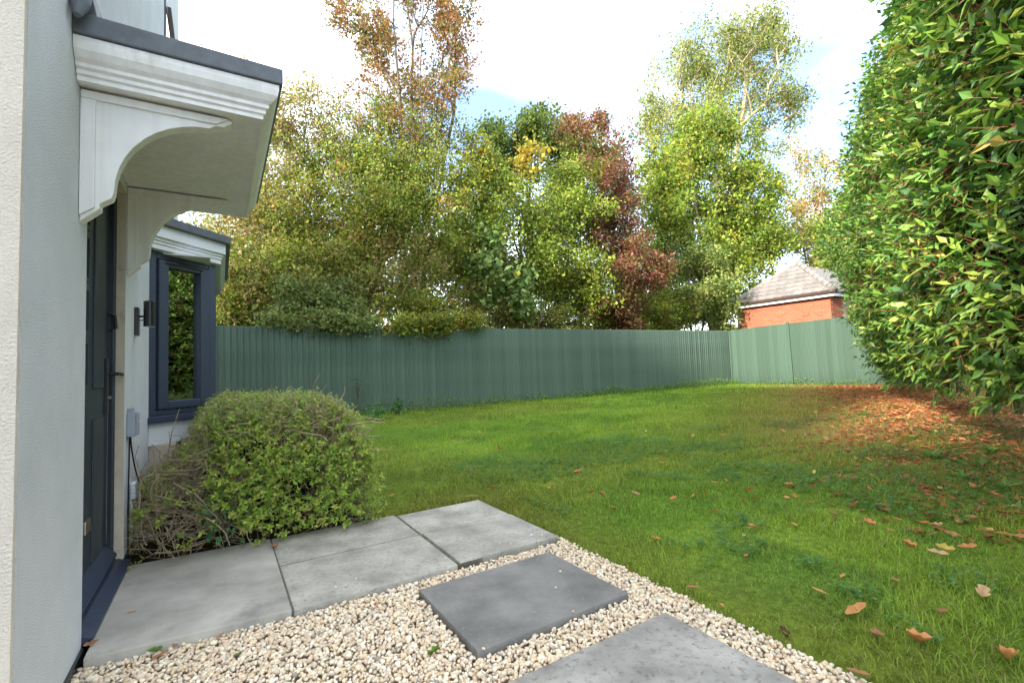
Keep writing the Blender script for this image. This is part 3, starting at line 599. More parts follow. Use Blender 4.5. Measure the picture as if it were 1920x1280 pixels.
make_tree('red_tree', 'narrow burgundy red leaved tree between two green trees', base_of(1165, 15.5), [blob(1145, 320, 62, 85, 15.0, 210), blob(1155, 420, 62, 75, 14.9, 190), blob(1190, 500, 66, 62, 14.8, 190), blob(1165, 580, 50, 40, 14.8, 90), blob(1095, 260, 60, 45, 15.2, 90), blob(1130, 235, 25, 35, 15.6, 30)], RED, (.055, .036), 24, .14, .10, 'bark', 3, .25, clumpvar=.3)
make_tree('tall_willow', 'tallest airy grey green tree against the blue sky', base_of(1330, 27), [blob(1290, 190, 95, 110, 27, 270), blob(1400, 140, 90, 105, 27, 270), blob(1345, 100, 90, 60, 27, 130), blob(1240, 280, 55, 90, 27, 110), blob(1450, 210, 50, 90, 27, 110), blob(1455, 70, 35, 35, 27, 50)], GREY+[(.22, .25, .05, 3)], (.10, .05), 26, .30, .30, 'twig', 3, .45, .014, clumpvar=.3)
make_tree('oak_tree', 'broad yellow green oak in front of the tall willow', base_of(1340, 20), [blob(1330, 300, 100, 100, 20, 330), blob(1310, 420, 110, 100, 19.5, 360), blob(1420, 400, 75, 90, 20, 240), blob(1350, 520, 110, 70, 19, 220), blob(1235, 420, 50, 130, 19, 170), blob(1215, 560, 40, 60, 18, 90)], YG, (.085, .055), 28, .21, .22, 'bark', 2, .35, clumpvar=.38)
make_tree('variegated_shrub', 'pale green rounded shrub against the garage wall', base_of(1305, 17.2), [blob(1300, 520, 75, 70, 17.2, 260), blob(1330, 580, 60, 45, 17, 160), blob(1260, 590, 45, 40, 16.6, 90)], [(.27, .30, .10, 3), (.20, .25, .07, 3), (.12, .18, .05, 2)], (.06, .04), 30, .14, .07, stems=4, shell=.3, cat='shrub')
make_tree('orange_tree', 'sparse orange tinged tree above the garage roof', base_of(1525, 24), [blob(1525, 320, 55, 75, 24, 130), blob(1545, 420, 55, 70, 24, 130), blob(1480, 430, 40, 60, 23, 80), blob(1515, 480, 60, 40, 22.5, 90)], ORA, (.075, .05), 18, .2, .12, 'twig', 3, .3, .008)
make_tree('green_tree', 'dark green tree overhanging the garage roof ridge', base_of(1440, 22), [blob(1400, 450, 50, 45, 21, 90), blob(1455, 455, 45, 30, 21.5, 80), blob(1395, 540, 25, 50, 18.5, 60), blob(1560, 470, 40, 60, 19, 90)], GREENMIX[:3]+[(.36, .2, .06, .6)], (.075, .05), 26, .18, .12)
for k, (px, D, py, rx, ry, n, pl) in enumerate(((600, 9.75, 570, 95, 46, 210, [(.17, .22, .07, 3), (.22, .26, .10, 3), (.12, .16, .05, 2), (.4, .16, .08, .2)]), (790, 10.9, 575, 80, 42, 180, [(.26, .28, .05, 3), (.19, .22, .05, 3), (.42, .25, .06, .5)]), (455, 9.8, 565, 50, 50, 100, TAN[1:4]+[(.2, .26, .06, 3)]), (1130, 14.6, 585, 70, 35, 120, [(.3, .27, .05, 2), (.14, .17, .04, 3)]))):
    make_tree('overhanging_shrub', ['grey green dog rose spilling over the fence top', 'yellow green shrub spilling over the fence top', 'straw coloured shrub between bay window and dog rose', 'low dark shrub at the foot of the red tree'][k], base_of(px, D+.5), [blob(px, py, rx*1.15, ry, D+.35, n), blob(px+20, 604, rx*1.2, 16, (9.4, 10.45)[k] if k < 2 else D+.4, n//2)], pl, (.045, .033), 26, .11, .04, stems=5, shell=.2, cat='shrub', clumpvar=.35)
make_tree('elder_shrub', 'straggly yellow green shrub filling the gap left of the red tree', base_of(1110, 15), [blob(1080, 560, 80, 60, 14.6, 200), blob(1215, 560, 45, 60, 16.2, 130), blob(1180, 600, 70, 25, 15.6, 90), blob(1258, 585, 50, 40, 16.3, 110)], YG[:3]+[(.33, .2, .07, .8)], (.05, .036), 22, .14, .05, stems=5, shell=.2, cat='shrub', clumpvar=.35)
make_tree('bramble_shrub', 'tangled brown green bramble mass between bay roof and hawthorn', base_of(520, 10.6), [blob(500, 520, 110, 90, 10.6, 330), blob(430, 560, 40, 60, 9.9, 120), blob(640, 540, 90, 70, 10.9, 230), blob(760, 510, 80, 80, 11.8, 200), blob(890, 570, 65, 50, 12.4, 150), blob(960, 595, 60, 25, 12.8, 90), blob(1030, 595, 60, 25, 13.4, 90)], TAN[:4]+GREENMIX[:2], (.045, .032), 20, .14, .05, 'twig', 6, .2, .007, cat='shrub', clumpvar=.4)
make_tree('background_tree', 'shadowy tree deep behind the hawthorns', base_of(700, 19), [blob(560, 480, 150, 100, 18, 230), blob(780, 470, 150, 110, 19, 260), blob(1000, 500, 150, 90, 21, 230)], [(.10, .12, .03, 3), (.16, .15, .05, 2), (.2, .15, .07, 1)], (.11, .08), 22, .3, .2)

n = 26000; t = RNG.random(n); X = -14+70*t; Y = 27+8*vnoise(X, X*0, .12, 71)+RNG.normal(0, 1.2, n)
k_ = RNG.random(n) < .38; X = np.where(k_, 40+RNG.normal(0, 1.3, n), X); Y = np.where(k_, RNG.uniform(-6, 32, n), Y)
hgt = (3.2+2.2*vnoise(X, Y, .25, 72)); P = np.stack([X, Y, hgt*RNG.random(n)**.8], 1)
tag(link('far_woodland', leaf_mesh2(P, rdir(n), rdir(n)+np.array([0, 0, .6]), RNG.uniform(.5, .85, n), RNG.uniform(.36, .6, n), pick([(.14, .16, .04, 3), (.20, .18, .06, 2), (.09, .12, .03, 3), (.28, .2, .08, 1)], n)), M['leaf']), 'distant belt of mixed autumn scrub closing the view behind the trees', 'woodland', kind='stuff')

# ------------------------------------------------------------------ laurel hedge on the right
HA, HD = np.array([6.5, -1.31]), unit(np.array([.89, .455])); HN = np.array([HD[1], -HD[0]])      # foot line, direction, away from the lawn
hedge = tag(empty('laurel_hedge', (10, .5, .1)), 'tall glossy green laurel hedge with red stems along the lawn', 'hedge')
def hedge_pt(s, z):
    """front surface at s metres along the foot line and height z"""
    o = np.interp(z, [0, .5, 1.0, 1.8, 3.0, 4.2, 5.2, 6.2, 6.8], [.35, .05, -.30, -.48, -.55, -.46, -.18, .55, 1.4])
    o = o-.42*(fbm(s, z, .55, 11)-.5)*2-.16*(vnoise(s, z, 1.9, 12)-.5)*2
    e = sstep(9.2, 10.6, s); o = o+e*e*1.6-.45*sstep(6.5, 9, s)*sstep(3.7, 4.5, z)*sstep(6.4, 5.4, z)+.45*sstep(5.5, 8.5, s)*sstep(3.9, 3.0, z)
    top = 1-.17*sstep(3, 9, s); z2 = z*top
    p = HA[None]+HD[None]*s[:, None]+HN[None]*o[:, None]
    return np.stack([p[:, 0], p[:, 1], z2+.12], 1)
# near-black hull behind the leaf shell, inner shade put into its colour
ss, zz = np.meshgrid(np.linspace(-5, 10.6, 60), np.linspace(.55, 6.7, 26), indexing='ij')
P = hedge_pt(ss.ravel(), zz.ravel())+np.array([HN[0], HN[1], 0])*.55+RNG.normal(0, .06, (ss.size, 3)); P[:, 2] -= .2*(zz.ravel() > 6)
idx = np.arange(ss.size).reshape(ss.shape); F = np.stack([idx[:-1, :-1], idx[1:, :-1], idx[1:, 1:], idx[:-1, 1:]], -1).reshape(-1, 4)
link('painted_shade_hull', mesh_np('painted_shade_hull', P, F), M['core'], hedge)
n = 10500
s = RNG.uniform(-4.6, 10.3, n); z = .42+6.2*RNG.random(n)**.95
keep = RNG.random(n) < np.interp(s, [-5, -3, 1, 10], [.5, 1, 1, .8]); s, z = s[keep], z[keep]; n = len(s)
P0 = hedge_pt(s, z); e = .05
T1 = hedge_pt(s+e, z)-P0; T2 = hedge_pt(s, z+e)-P0; NO = unit(np.cross(T2, T1)); NO *= np.sign((NO[:, :2]@-HN)[:, None]+1e-6); NO = np.where((NO@np.array([-HN[0], -HN[1], .3]))[:, None] < 0, -NO, NO)
depth = RNG.random(n)**1.6*.55; P0 = P0-NO*depth[:, None]+NO*.10*RNG.random((n, 1))
SD = unit(NO*.9+np.array([0, 0, .35])+RNG.normal(0, .5, (n, 3))); SL = RNG.uniform(.16, .38, n)
K = 9; LP = []; LD = []; LN = []; LL = []; LC = []
pal = [(.10, .22, .035, 4), (.17, .31, .045, 3.8), (.25, .39, .055, 2.2), (.36, .43, .075, .7), (.055, .13, .03, 3), (.50, .40, .09, .15)]
shootc = pick(pal, n, .1); ax = unit(np.cross(SD, rdir(n))); bx = np.cross(SD, ax)
for k in range(K):
    t = .12+.88*k/(K-1); a = k*2.4+RNG.uniform(-.4, .4, n); rd = ax*np.cos(a)[:, None]+bx*np.sin(a)[:, None]
    LP.append(P0+SD*(SL*t)[:, None]); LD.append(rd*(1-.45*t)+SD*(.45+.5*t)+np.array([0, 0, -.28])); LN.append(SD*.6+np.array([0, 0, .9])+NO*.5+RNG.normal(0, .25, (n, 3)))
    LL.append(RNG.uniform(.075, .155, n)*(1-.2*t)); LC.append(np.where(RNG.random((n, 1)) < .55, shootc, pick(pal, n))*(1+.25*(t-.5))*RNG.uniform(.85, 1.15, (n, 1)))
LP, LD, LN, LL, LC = (np.concatenate(a) for a in (LP, LD, LN, LL, LC))
view = LP-CAM; dep = view@FW; px = 960+FPX*(view@RT)/dep; py = 640-FPX*(view@UP)/dep
inframe = (px > -50) & (px < 1960) & (py > -40) & (py < 1300) & (dep > .5)
near = np.nonzero(inframe)[0]; near = near[np.argsort(dep[near])][:2400]; near = near[::8][:300]; single = np.zeros(len(LP), bool); single[near] = True
link('foliage', leaf_mesh(LP[~single], LD[~single], LN[~single], LL[~single], LL[~single]*.46, LC[~single], .3, .10), M['laurel'], hedge)['kind'] = 'stuff'
lms = []
for k in range(6):
    c = np.array(pal[k % 5][:3]); lms.append(leaf_mesh(np.zeros((1, 3)), np.array([[1., 0, 0]]), np.array([[0, 0, 1.]]), [.11], [.05], c[None], .3, .10+.02*k, 'leaf')); lms[-1].materials.append(M['laurel'])
hl = Vector(hedge.location)
for j, i in enumerate(near):
    o = bpy.data.objects.new('leaf', lms[j % 6]); COL.objects.link(o); o.parent = hedge
    d = Vector(unit(LD[i])); nn = Vector(LN[i]); sd = nn.cross(d).normalized(); nn = d.cross(sd)
    o.matrix_local = Matrix.Translation(Vector(LP[i])-hl) @ Matrix((d, sd, nn)).transposed().to_4x4() @ Matrix.Scale(LL[i]/.11, 4)
V, F = prisms(P0-SD*.15, P0+SD*SL[:, None], np.full(n, .0030), np.full(n, .0014), 3)
link('stems', mesh_np('stems', V, F), M['redtwig'], hedge)['kind'] = 'stuff'
for k in range(16):
    s0 = -3.6+k*.86; p = hedge_pt(np.array([s0]), np.array([.3]))[0]+np.array([HN[0], HN[1], 0])*random.uniform(.45, .75)
    q = p+np.array([random.uniform(-.3, .3), random.uniform(-.3, .3), 2.2]); MB().tube([(p[0], p[1], -.05), tuple((p+q)/2+RNG.normal(0, .05, 3)), tuple(q)], [.045, .035, .02], 7).build('trunk', M['bark'], hedge, smooth=True)

# ------------------------------------------------------------------ clipped bush in front of the bay window
bush = tag(empty('bush', (.85, 1.6, 0)), 'rounded clipped bush with bare twigs between path and bay window', 'bush')
def bush_h(x, y):
    fx = np.clip((x-.03)/1.36, 0, 1); fy = np.clip((y-.84)/1.8, 0, 1)
    e = (1-np.abs(2*fx-1)**6.5)*(1-np.abs(2*fy-1)**6.5); return .83*np.clip(e, 0, 1)**.36*(.90+.18*fbm(x, y, 2.4, 21))*(.56+.44*sstep(.10, .36, fx))
n = 11500
th_ = RNG.uniform(0, 1, n)
X = .05+1.6*RNG.random(n); Y = .845+1.77*RNG.random(n)
hh = bush_h(X, Y); ok = (hh > .06) & ~((X < .30) & (Y < 1.08)); X, Y, hh = X[ok], Y[ok], hh[ok]
front = RNG.random(len(X)) < .5                                       # half on the flanks, spread over the height
Z = np.where(front, hh*RNG.random(len(X))**.8, hh)
ctr = np.array([.74, 1.7])
# flank points are pushed out to the surface at their height
def flank(X, Y, Z):
    X, Y = X.copy(), Y.copy()
    for _ in range(14):
        h = bush_h(X, Y); mv = h > Z+.03; dx = X-ctr[0]; dy = Y-ctr[1]; l = np.hypot(dx, dy)+1e-6
        X = np.where(mv, X+dx/l*.05, X); Y = np.where(mv, Y+dy/l*.05, Y)
    return X, Y
X2, Y2 = flank(X, Y, Z); X = np.where(front, X2, X); Y = np.where(front, Y2, Y)
P0 = np.stack([X, Y, np.maximum(Z, .03)], 1); n = len(P0)
cn = unit(P0-np.array([.74, 1.7, .25])); P0 = P0-cn*(RNG.random((n, 1))**2*.14)
SD = unit(cn*.8+RNG.normal(0, .45, (n, 3))+np.array([0, 0, .35])); SL = RNG.uniform(.04, .12, n)
bare = (P0[:, 0] < .36+.3*vnoise(P0[:, 2], P0[:, 1], 3)) & (P0[:, 2] < .68)      # woody, thinly leaved end by the house
topb = (P0[:, 2] > .55) & (P0[:, 2] < .84) & (P0[:, 1] < 1.5) & (P0[:, 0] > .75) & (vnoise(P0[:, 0], P0[:, 1], 3.2, 31) > .42)
lf = ~((bare & (RNG.random(n) < .85)) | (topb & (RNG.random(n) < .74)))
palb = [(.36, .50, .08, 3), (.46, .57, .10, 3), (.27, .42, .06, 3), (.54, .54, .13, 1.3), (.17, .27, .05, 1)]
palt = [(.38, .47, .13, 3), (.44, .47, .19, 3), (.50, .43, .26, 2)]
q = np.nonzero(lf)[0]; K = 8; LP = []; LD = []; LN = []; LC = []
ax = unit(np.cross(SD, rdir(n))); bx = np.cross(SD, ax); sc_ = np.where((P0[:, 2:3] > .7), pick(palt, n, .1), pick(palb, n, .1))
for k in range(K):
    t = (k+.5)/K; a = k*math.pi*.5+RNG.uniform(-.4, .4, len(q)); rd = ax[q]*np.cos(a)[:, None]+bx[q]*np.sin(a)[:, None]
    LP.append(P0[q]+SD[q]*(SL[q]*t)[:, None]); LD.append(rd+SD[q]*.5); LN.append(SD[q]+RNG.normal(0, .35, (len(q), 3))+np.array([0, 0, .4])); LC.append(np.where(RNG.random((len(q), 1)) < .6, sc_[q], pick(palb, len(q)))*RNG.uniform(.8, 1.2, (len(q), 1)))
LP, LD, LN, LC = map(np.concatenate, (LP, LD, LN, LC)); L_ = RNG.uniform(.019, .036, len(LP))
link('foliage', leaf_mesh2(LP, LD, LN, L_, L_*.55, LC), M['leaf'], bush)['kind'] = 'stuff'
V, F = prisms(P0-SD*.10, P0+SD*SL[:, None], np.full(n, .0012), np.full(n, .0007), 3)
link('shoots', mesh_np('shoots', V, F), M['twig'], bush)['kind'] = 'stuff'
tw = MB()
for k in range(430):
    if k < 190:                                                         # tangled bare wood at the house end
        p = np.array([random.uniform(.06, .55), random.uniform(.95, 1.25), random.uniform(.02, .5)]); d = unit(np.array([random.uniform(-.3, .9), random.uniform(-.9, .2), random.uniform(-.2, .8)])); Lg = random.uniform(.15, .42)
    else:
        xx_ = random.uniform(.35, 1.36); yy_ = random.uniform(.98, 1.7); p = np.array([xx_, yy_, float(bush_h(np.array([xx_]), np.array([yy_]))[0])-.05]); d = unit(np.array([random.uniform(-.3, 1), random.uniform(-.8, .6), random.uniform(-.25, .25)])); Lg = random.uniform(.12, .34)
    pts = [p]; 
    for j in range(5): d = unit(d+RNG.normal(0, .22, 3)); pts.append(pts[-1]+d*Lg/5)
    if min(q_[0] for q_ in pts) < .02: continue
    tw.tube(pts, list(np.linspace(random.uniform(.003, .006), .0018, 6)), 4, False)
tw.build('bare_twigs', M['twig'], bush)['kind'] = 'stuff'
for k in range(9):
    p = np.array([random.uniform(.3, 1.35), random.uniform(1.2, 2.2), -.05]); q_ = p+np.array([random.uniform(-.25, .25), random.uniform(-.25, .2), .62]); MB().tube([p, (p+q_)/2+RNG.normal(0, .03, 3), q_], [.016, .011, .006], 6, False).build('stem', M['twig'], bush)
cc = MB()                                                               # dark core, the shade inside the bush painted as a solid
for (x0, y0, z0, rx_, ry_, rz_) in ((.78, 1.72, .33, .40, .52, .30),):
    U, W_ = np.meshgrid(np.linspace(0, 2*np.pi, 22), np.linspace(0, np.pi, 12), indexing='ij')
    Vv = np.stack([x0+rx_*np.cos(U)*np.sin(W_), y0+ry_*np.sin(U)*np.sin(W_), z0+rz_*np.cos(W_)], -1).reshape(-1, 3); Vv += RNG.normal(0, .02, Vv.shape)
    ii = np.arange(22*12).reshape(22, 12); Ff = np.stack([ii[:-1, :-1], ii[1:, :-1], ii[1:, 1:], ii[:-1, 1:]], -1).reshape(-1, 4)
    link('painted_shade_hull', mesh_np('inner', Vv, Ff), M['core'], bush)

# ------------------------------------------------------------------ lawn: grass, clover, weeds
def in_lawn(x, y):
    ok = ((x > 2.24+.075*(vnoise(y, y*0, 5, 81)-.55)) | (y > .90)) & (y < 7.22) & (x < 15.1)
    ok &= ~((x < 1.62) & (y < 2.6)) & ~((x < .5) & (y < 4.7)) & ~((x < 2.22) & (y < .875))
    hd = (x-6.5)*.455-(y+1.31)*.89
    return ok & (hd < .5)
def scatter(n, D0, D1):
    """random lawn spots between two distances from the camera, inside a wide cone around the view"""
    a = RNG.uniform(-.5, 1.16, n); D = np.sqrt(RNG.uniform(D0**2, D1**2, n)); x = CAM[0]+D*(FW[0]+RT[0]*a); y = CAM[1]+D*(FW[1]+RT[1]*a)
    ok = in_lawn(x, y); return x[ok], y[ok], D[ok]
BV, BF, BC = [], [], []; base_i = 0
for (D0, D1, dens, ln, wd, seg2) in ((1.4, 3.2, 9500, .048, .0030, True), (3.2, 5.2, 6200, .050, .0042, True), (5.2, 8.2, 2700, .052, .0070, False), (8.2, 12.5, 1150, .048, .0115, False), (12.5, 18.5, 520, .052, .018, False)):
    n = int((D1**2-D0**2)*.83*dens); x, y, D = scatter(n, D0, D1); n = len(x)
    hd = (x-6.5)*.455-(y+1.31)*.89
    k = RNG.random(n) < 1-.80*sstep(-2.6, -.3, hd)*sstep(4.5, 7, x)
    k &= RNG.random(n) < .9+.1*sstep(.02, .5, np.maximum(x-2.25, y-.92))
    x, y = x[k], y[k]; n = len(x)
    tuft = fbm(x, y, 3.0, 41); L = ln*RNG.uniform(.45, 1.25, n)*(.55+.95*sstep(.35, .7, tuft))*(.7+.3*sstep(0, .45, np.maximum(x-2.25, y-.92)))
    a = RNG.uniform(0, 2*np.pi, n); lean = RNG.uniform(.1, 1.0, n); dx, dy = np.cos(a), np.sin(a)
    z = ground_h(x, y)-.004; P = np.stack([x, y, z], 1); H = np.stack([dx*lean, dy*lean, np.ones(n)], 1); H = unit(H)*L[:, None]; S = np.stack([-dy, dx, 0*dx], 1)*(wd*RNG.uniform(.6, 1.2, n))[:, None]*.5
    c = lawn_col(x, y)*np.array([1.85, 1.66, 1.2])*RNG.uniform(.6, 1.5, (n, 1))*RNG.uniform(.9, 1.1, (n, 3)); st = RNG.random(n) < .06; c[st] = np.array([.34, .29, .13])*RNG.uniform(.7, 1.1, (st.sum(), 1))
    if seg2:
        mid = P+H*.55; tip = P+H+np.stack([dx, dy, -.5*np.ones(n)], 1)*(L*.28)[:, None]
        V = np.stack([P-S, P+S, mid+S*.8, mid-S*.8, tip], 1); f = np.array([(0, 1, 2), (0, 2, 3), (3, 2, 4)]); kk = 5
    else: V = np.stack([P-S, P+S, P+H], 1); f = np.array([(0, 1, 2)]); kk = 3
    BV.append(V.reshape(-1, 3)); BF.append((f[None]+kk*np.arange(n)[:, None, None]).reshape(-1, 3)+base_i); BC.append(np.repeat(c, kk, 0)); base_i += n*kk
tag(link('grass', mesh_np('grass', np.concatenate(BV), np.concatenate(BF), np.concatenate(BC)), M['blade']), 'short green lawn grass with mossy and dry patches', 'grass', kind='stuff')
# clover and broad little weeds in the damp near part
x, y, D = scatter(26000, 1.5, 6.5); k = (fbm(x, y, 1.3, 51) > .50) & (x > 2.45) & (y < 2.2); x, y = x[k], y[k]; x = np.repeat(x, 3)+RNG.normal(0, .006, 3*len(x)); y = np.repeat(y, 3)+RNG.normal(0, .006, len(x)); n = len(x)
P = np.stack([x, y, ground_h(x, y)+RNG.uniform(.02, .05, n)], 1); a = RNG.uniform(0, 6.28, n); D_ = np.stack([np.cos(a), np.sin(a), RNG.uniform(-.1, .3, n)], 1)
tag(link('clover', leaf_mesh2(P, D_, np.tile([0, 0, 1.], (n, 1))+RNG.normal(0, .2, (n, 3)), RNG.uniform(.014, .026, n), RNG.uniform(.012, .021, n), pick([(.10, .25, .06, 3), (.15, .32, .08, 3), (.2, .35, .13, 1)], n), .1), M['leaf']), 'low clover and small weeds growing in the near lawn', 'clover', kind='stuff')
# bright weeds along the foot of the fences
n = 5200; x = RNG.uniform(2.2, 15.1, n); x = np.where(RNG.random(n) < .75, x, RNG.uniform(9, 15, n)); y = 7.2-np.abs(RNG.normal(0, .16, n)); m2 = RNG.random(n) < .16; y = np.where(m2, RNG.uniform(3.2, 7.2, n), y); x = np.where(m2, 15.1-np.abs(RNG.normal(0, .14, n)), x)
hgt = RNG.random(n)**2*.17*(.3+1.2*vnoise(x, y, 1.4, 61)); P = np.stack([x, y, ground_h(x, y)+hgt], 1)
tag(link('fence_foot_weeds', leaf_mesh2(P, rdir(n)+np.array([0, 0, .5]), rdir(n)+np.array([0, 0, .8]), RNG.uniform(.03, .07, n), RNG.uniform(.018, .035, n), pick([(.17, .30, .04, 3), (.24, .36, .06, 3), (.10, .20, .03, 2)], n)), M['leaf']), 'bright green weeds along the foot of the fence', 'weeds', kind='stuff')
# rosettes of long leaves near the hedge
for (px_, py_) in ((1835, 872), (1800, 890), (1745, 855), (1880, 905), (1710, 830), (1690, 800), (1855, 850), (1905, 940), (1770, 800), (1615, 790)):
    p = onz(px_, py_, .13); p[2] = float(ground_h(p[0], p[1])); n = 11; a = np.linspace(0, 6.28, n)+RNG.uniform(-.3, .3, n); D_ = np.stack([np.cos(a), np.sin(a), RNG.uniform(.4, 1.3, n)], 1)
    root = tag(empty('dandelion_plant', tuple(p)), 'rosette of long light green weed leaves among fallen leaves by the hedge', 'plant', 'weed rosettes by the hedge')
    link('foliage', leaf_mesh(np.tile(p, (n, 1)), D_, np.tile([0, 0, 1.], (n, 1)), RNG.uniform(.09, .16, n), RNG.uniform(.024, .036, n), pick([(.17, .30, .05, 2), (.22, .33, .07, 1)], n), .3, .25), M['leaf'], root)
# plants at the end of the bush by the fence
def leafy(name, label, p, n, hh_, rr, ls, pal, m='leaf'):
    root = tag(empty(name, tuple(p)), label, 'plant'); P = np.array(p)+np.stack([RNG.normal(0, rr, n), RNG.normal(0, rr, n), RNG.random(n)**.8*hh_], 1)
    link('foliage', leaf_mesh(P, rdir(n)+np.array([0, 0, -.1]), rdir(n)*.5+np.array([0, 0, 1.]), RNG.uniform(.7, 1.2, n)*ls, RNG.uniform(.4, .6, n)*ls, pick(pal, n)), M[m], root)
    b = MB(); 
    for k in range(4): b.tube([p, (p[0]+RNG.normal(0, rr*.6), p[1]+RNG.normal(0, rr*.6), p[2]+hh_*random.uniform(.6, 1))], [.006, .003], 5, False)
    b.build('stem', M['bark'], root)
def gp(px_, py_, Y): 
    d = ray(px_, py_); return CAM+d*(Y-CAM[1])/d[1]
p = gp(672, 770, 6.9); p[2] = float(ground_h(p[0], p[1])); leafy('cotoneaster_sprig', 'dark upright small leaved sprig standing against the green fence', p, 190, .78, .055, .035, [(.05, .07, .05, 3), (.10, .12, .10, 2), (.3, .14, .05, .7)])
p = gp(708, 790, 6.0); p[2] = float(ground_h(p[0], p[1])); leafy('leafy_weed', 'bright green leafy weed at the end of the bush', p, 90, .22, .12, .09, [(.10, .26, .06, 3), (.07, .19, .05, 2)])
p = gp(748, 782, 6.6); p[2] = float(ground_h(p[0], p[1])); leafy('leafy_weed', 'taller green weed with drooping leaves in front of the fence', p, 60, .30, .09, .11, [(.11, .25, .06, 3), (.06, .16, .05, 2)])
leafy('columbine', 'blue green leafy plant growing out of the front of the bush', (.50, .86, .05), 110, .30, .075, .045, [(.07, .19, .07, 3), (.10, .24, .10, 2)])

# ------------------------------------------------------------------ fallen leaves
def dry_mesh(c, curl, w=.5):
    us = np.linspace(0, 1, 6); V = []; 
    for u in us:
        hw = w*.5*math.sin(math.pi*min(1, u*.92+.06))**.8*(1+.22*math.sin(u*14+curl*9))
        for v in (-1, 0, 1): V.append((u-.5, v*hw*(1+.12*math.sin(9*u)), curl*((u-.5)**2*1.2)+abs(v)*curl*.35*hw/w*2+.02))
    F = []
    for i in range(5):
        for j in range(2): F.append((i*3+j, i*3+j+1, (i+1)*3+j+1, (i+1)*3+j))
    V = np.array(V); cc_ = np.tile(np.array(c), (len(V), 1))*RNG.uniform(.85, 1.15, (len(V), 1)); return mesh_np('fallen_leaf', V, F, cc_, True)
DC = dict(o=(.66, .30, .11), b=(.42, .20, .10), t=(.70, .46, .25), r=(.50, .14, .08), y=(.68, .50, .12), g=(.12, .22, .03), d=(.13, .05, .035))
DN = dict(o='orange', b='brown', t='tan', r='red', y='yellow', g='green', d='dark')
DM = {}
for k_, c in DC.items():
    DM[k_] = [dry_mesh(c, .2+.4*j, .40+.07*j) for j in range(3)]
    for m in DM[k_]: m.materials.append(M['dryleaf'])
def fallen(x, y, z, c, size, where):
    o = bpy.data.objects.new('fallen_leaf', random.choice(DM[c])); COL.objects.link(o); o.location = (x, y, z); o.scale = (size,)*3
    o.rotation_euler = (random.uniform(-.35, .35), random.uniform(-.35, .35), random.uniform(0, 6.28))
    wd = dict(lawn='curled %s fallen leaf lying on the lawn grass', gravel='%s fallen leaf lying on the pale gravel', path='%s fallen leaf lying on the paved path', litter='%s fallen leaf in the drift below the laurel hedge')[where]
    tag(o, wd % DN[c], 'leaf', DN[c]+' fallen leaves '+dict(lawn='on the lawn', gravel='on the gravel', path='on the path', litter='in the drift by the hedge')[where])
    return o
LEAVES = [(885, 932, 'y', .11), (1085, 888, 'o', .08), (1082, 902, 'o', .07), (1150, 953, 'o', .085), (1128, 930, 'b', .07), (1190, 930, 't', .07), (1410, 992, 'o', .06), (1757, 1042, 't', .085), (1775, 1036, 'y', .08), (1605, 1146, 'o', .11), (1840, 1120, 't', .085), (1722, 1205, 'o', .08), (1640, 1195, 'b', .08), (1632, 985, 'o', .07), (1527, 886, 'y', .07), (1580, 1082, 'o', .05), (1535, 1110, 'o', .06), (1400, 1046, 'o', .05), (1402, 1112, 'r', .045), (1300, 1103, 'b', .06), (1610, 1266, 'b', .09), (1892, 1240, 'o', .09), (1480, 912, 'o', .06), (1263, 938, 'o', .06), (1300, 930, 'o', .05), (880, 885, 'r', .06), (925, 915, 'o', .05), (735, 930, 'o', .07), (1030, 917, 'o', .06), (1395, 1005, 't', .05), (1355, 818, 'o', .08), (1300, 820, 't', .07), (1210, 817, 't', .07), (1600, 1026, 't', .04), (1815, 1030, 'o', .08), (1705, 1028, 'o', .08), (1760, 990, 't', .06), (1880, 965, 'r', .08), (1690, 930, 'b', .06), (1590, 850, 'b', .08), (1540, 835, 'r', .1), (1660, 905, 'o', .06), (1490, 985, 'o', .06), (1420, 933, 'o', .06), (1240, 872, 'o', .06), (1000, 815, 't', .07), (1100, 850, 'b', .06), (900, 812, 't', .07), (1340, 905, 'o', .06), (1230, 1015, 'o', .05), (1770, 1155, 'b', .08), (1680, 1090, 'b', .06), (1560, 965, 'b', .06), (1850, 1010, 'o', .06), (960, 945, 'o', .05), (1725, 940, 'd', .06), (1110, 925, 'b', .05), (1060, 870, 'o', .05)]
for (px_, py_, c, sz) in LEAVES:
    p = onz(px_, py_, .05)
    for _ in range(4): p = onz(px_, py_, float(ground_h(p[0], p[1]))+.02)
    fallen(p[0], p[1], p[2]+.006, c, sz*.95, 'lawn')
for (px_, py_, c, sz) in [(1362, 1140, 'o', .07), (1470, 1190, 'd', .06), (1395, 1180, 'd', .05), (300, 1230, 'b', .08), (290, 1222, 'g', .06), (330, 1208, 'b', .05), (412, 1194, 'b', .05), (706, 1138, 'o', .035), (771, 1146, 'g', .04), (812, 1142, 'b', .05), (937, 1053, 'o', .055), (1056, 1024, 'y', .04), (445, 1228, 'g', .06), (815, 1226, 'g', .06), (648, 1133, 'g', .05), (1255, 1083, 'o', .04), (1003, 1272, 'd', .05)]:
    p = onz(px_, py_, -.03); fallen(p[0], p[1], -.028, c, sz*.85, 'gravel')
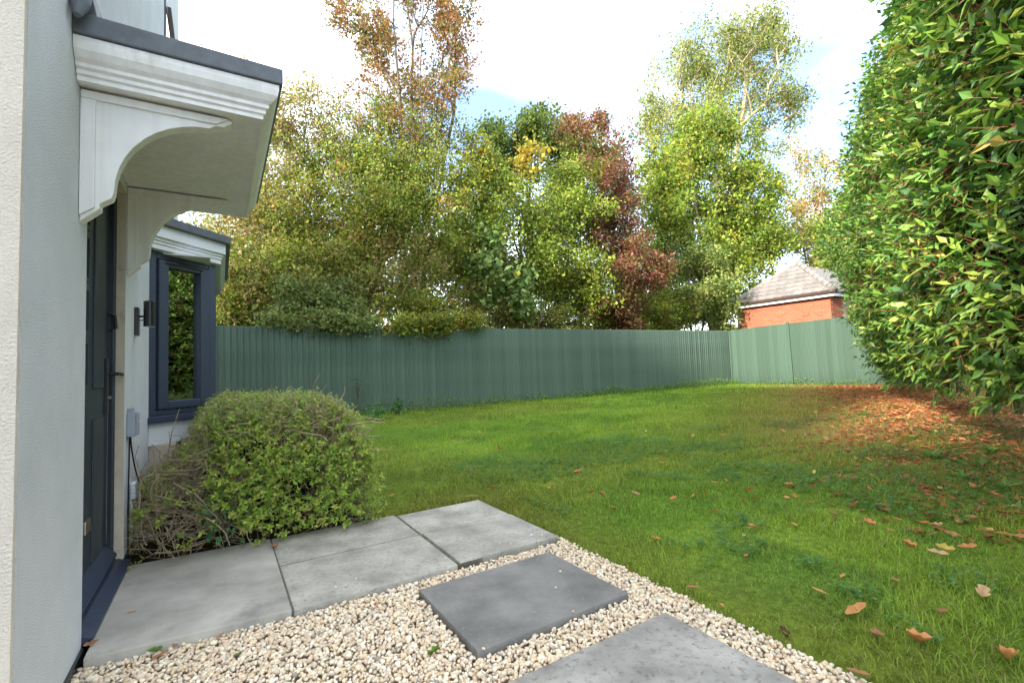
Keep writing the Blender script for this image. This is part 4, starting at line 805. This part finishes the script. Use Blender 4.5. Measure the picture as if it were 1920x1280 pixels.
for (px_, py_, c, sz, lb) in [(172, 1208, 'b', .06, 'at the near end of the door threshold'), (350, 1030, 'o', .08, 'under the bare twigs at the foot of the bush'), (377, 1028, 'b', .07, 'between two orange ones at the foot of the bush'), (405, 1025, 'o', .06, 'under the blue green plant at the path edge'), (515, 1027, 'b', .06, 'on the slab corner under the leafy bush front'), (247, 1145, 't', .045, 'in the middle of the smooth concrete slab'), (690, 968, 'b', .06, 'on the path by the right end of the bush'), (655, 978, 'd', .05, 'on the rough paving slab beside the bush')]:
    p = onz(px_, py_, .004); o = fallen(p[0], p[1], .004, c, sz*.8, 'path'); o['label'] = DN[c]+' fallen leaf '+lb
for k in range(70):                                                   # thinner scatter further up the lawn
    x, y, D = scatter(1, 5, 13)
    if len(x) and x[0] > 3: fallen(x[0], y[0], float(ground_h(x[0], y[0]))+.02, random.choice('oobbtr'), random.uniform(.05, .08), 'lawn')
def litter(n, lo, hi):
    s = RNG.uniform(-2.6, 9.6, n); o = RNG.normal(-.25, .62, n); p = HA+HD*s[:, None]+HN*o[:, None]; return p[:, 0], p[:, 1]
x, y = litter(420, 0, 1); d = (x-CAM[0])*FW[0]+(y-CAM[1])*FW[1]; order = np.argsort(d); k = 0
for i in order:
    if k >= 150: break
    if d[i] < 4.2 or x[i] > 15: continue
    fallen(x[i], y[i], float(ground_h(x[i], y[i]))+.022, random.choice('oobrbo'), random.uniform(.06, .095), 'litter'); k += 1
n = 8200; x, y = litter(n, 0, 1); P = np.stack([x, y, ground_h(x, y)+RNG.uniform(.004, .03, n)], 1); a = RNG.uniform(0, 6.28, n)
D_ = np.stack([np.cos(a), np.sin(a), RNG.normal(0, .15, n)], 1); ok = x < 15.1
tag(link('leaf_litter', leaf_mesh(P[ok], D_[ok], (np.tile([0, 0, 1.], (n, 1))+RNG.normal(0, .35, (n, 3)))[ok], RNG.uniform(.05, .09, n)[ok], RNG.uniform(.022, .038, n)[ok], pick([(.58, .19, .075, 3), (.46, .13, .06, 3), (.64, .32, .15, 2), (.22, .10, .06, 1.5)], n)[ok], .4, -.1), M['dryleaf']), 'drift of red brown fallen leaves under the laurel hedge', 'leaf litter', kind='stuff')
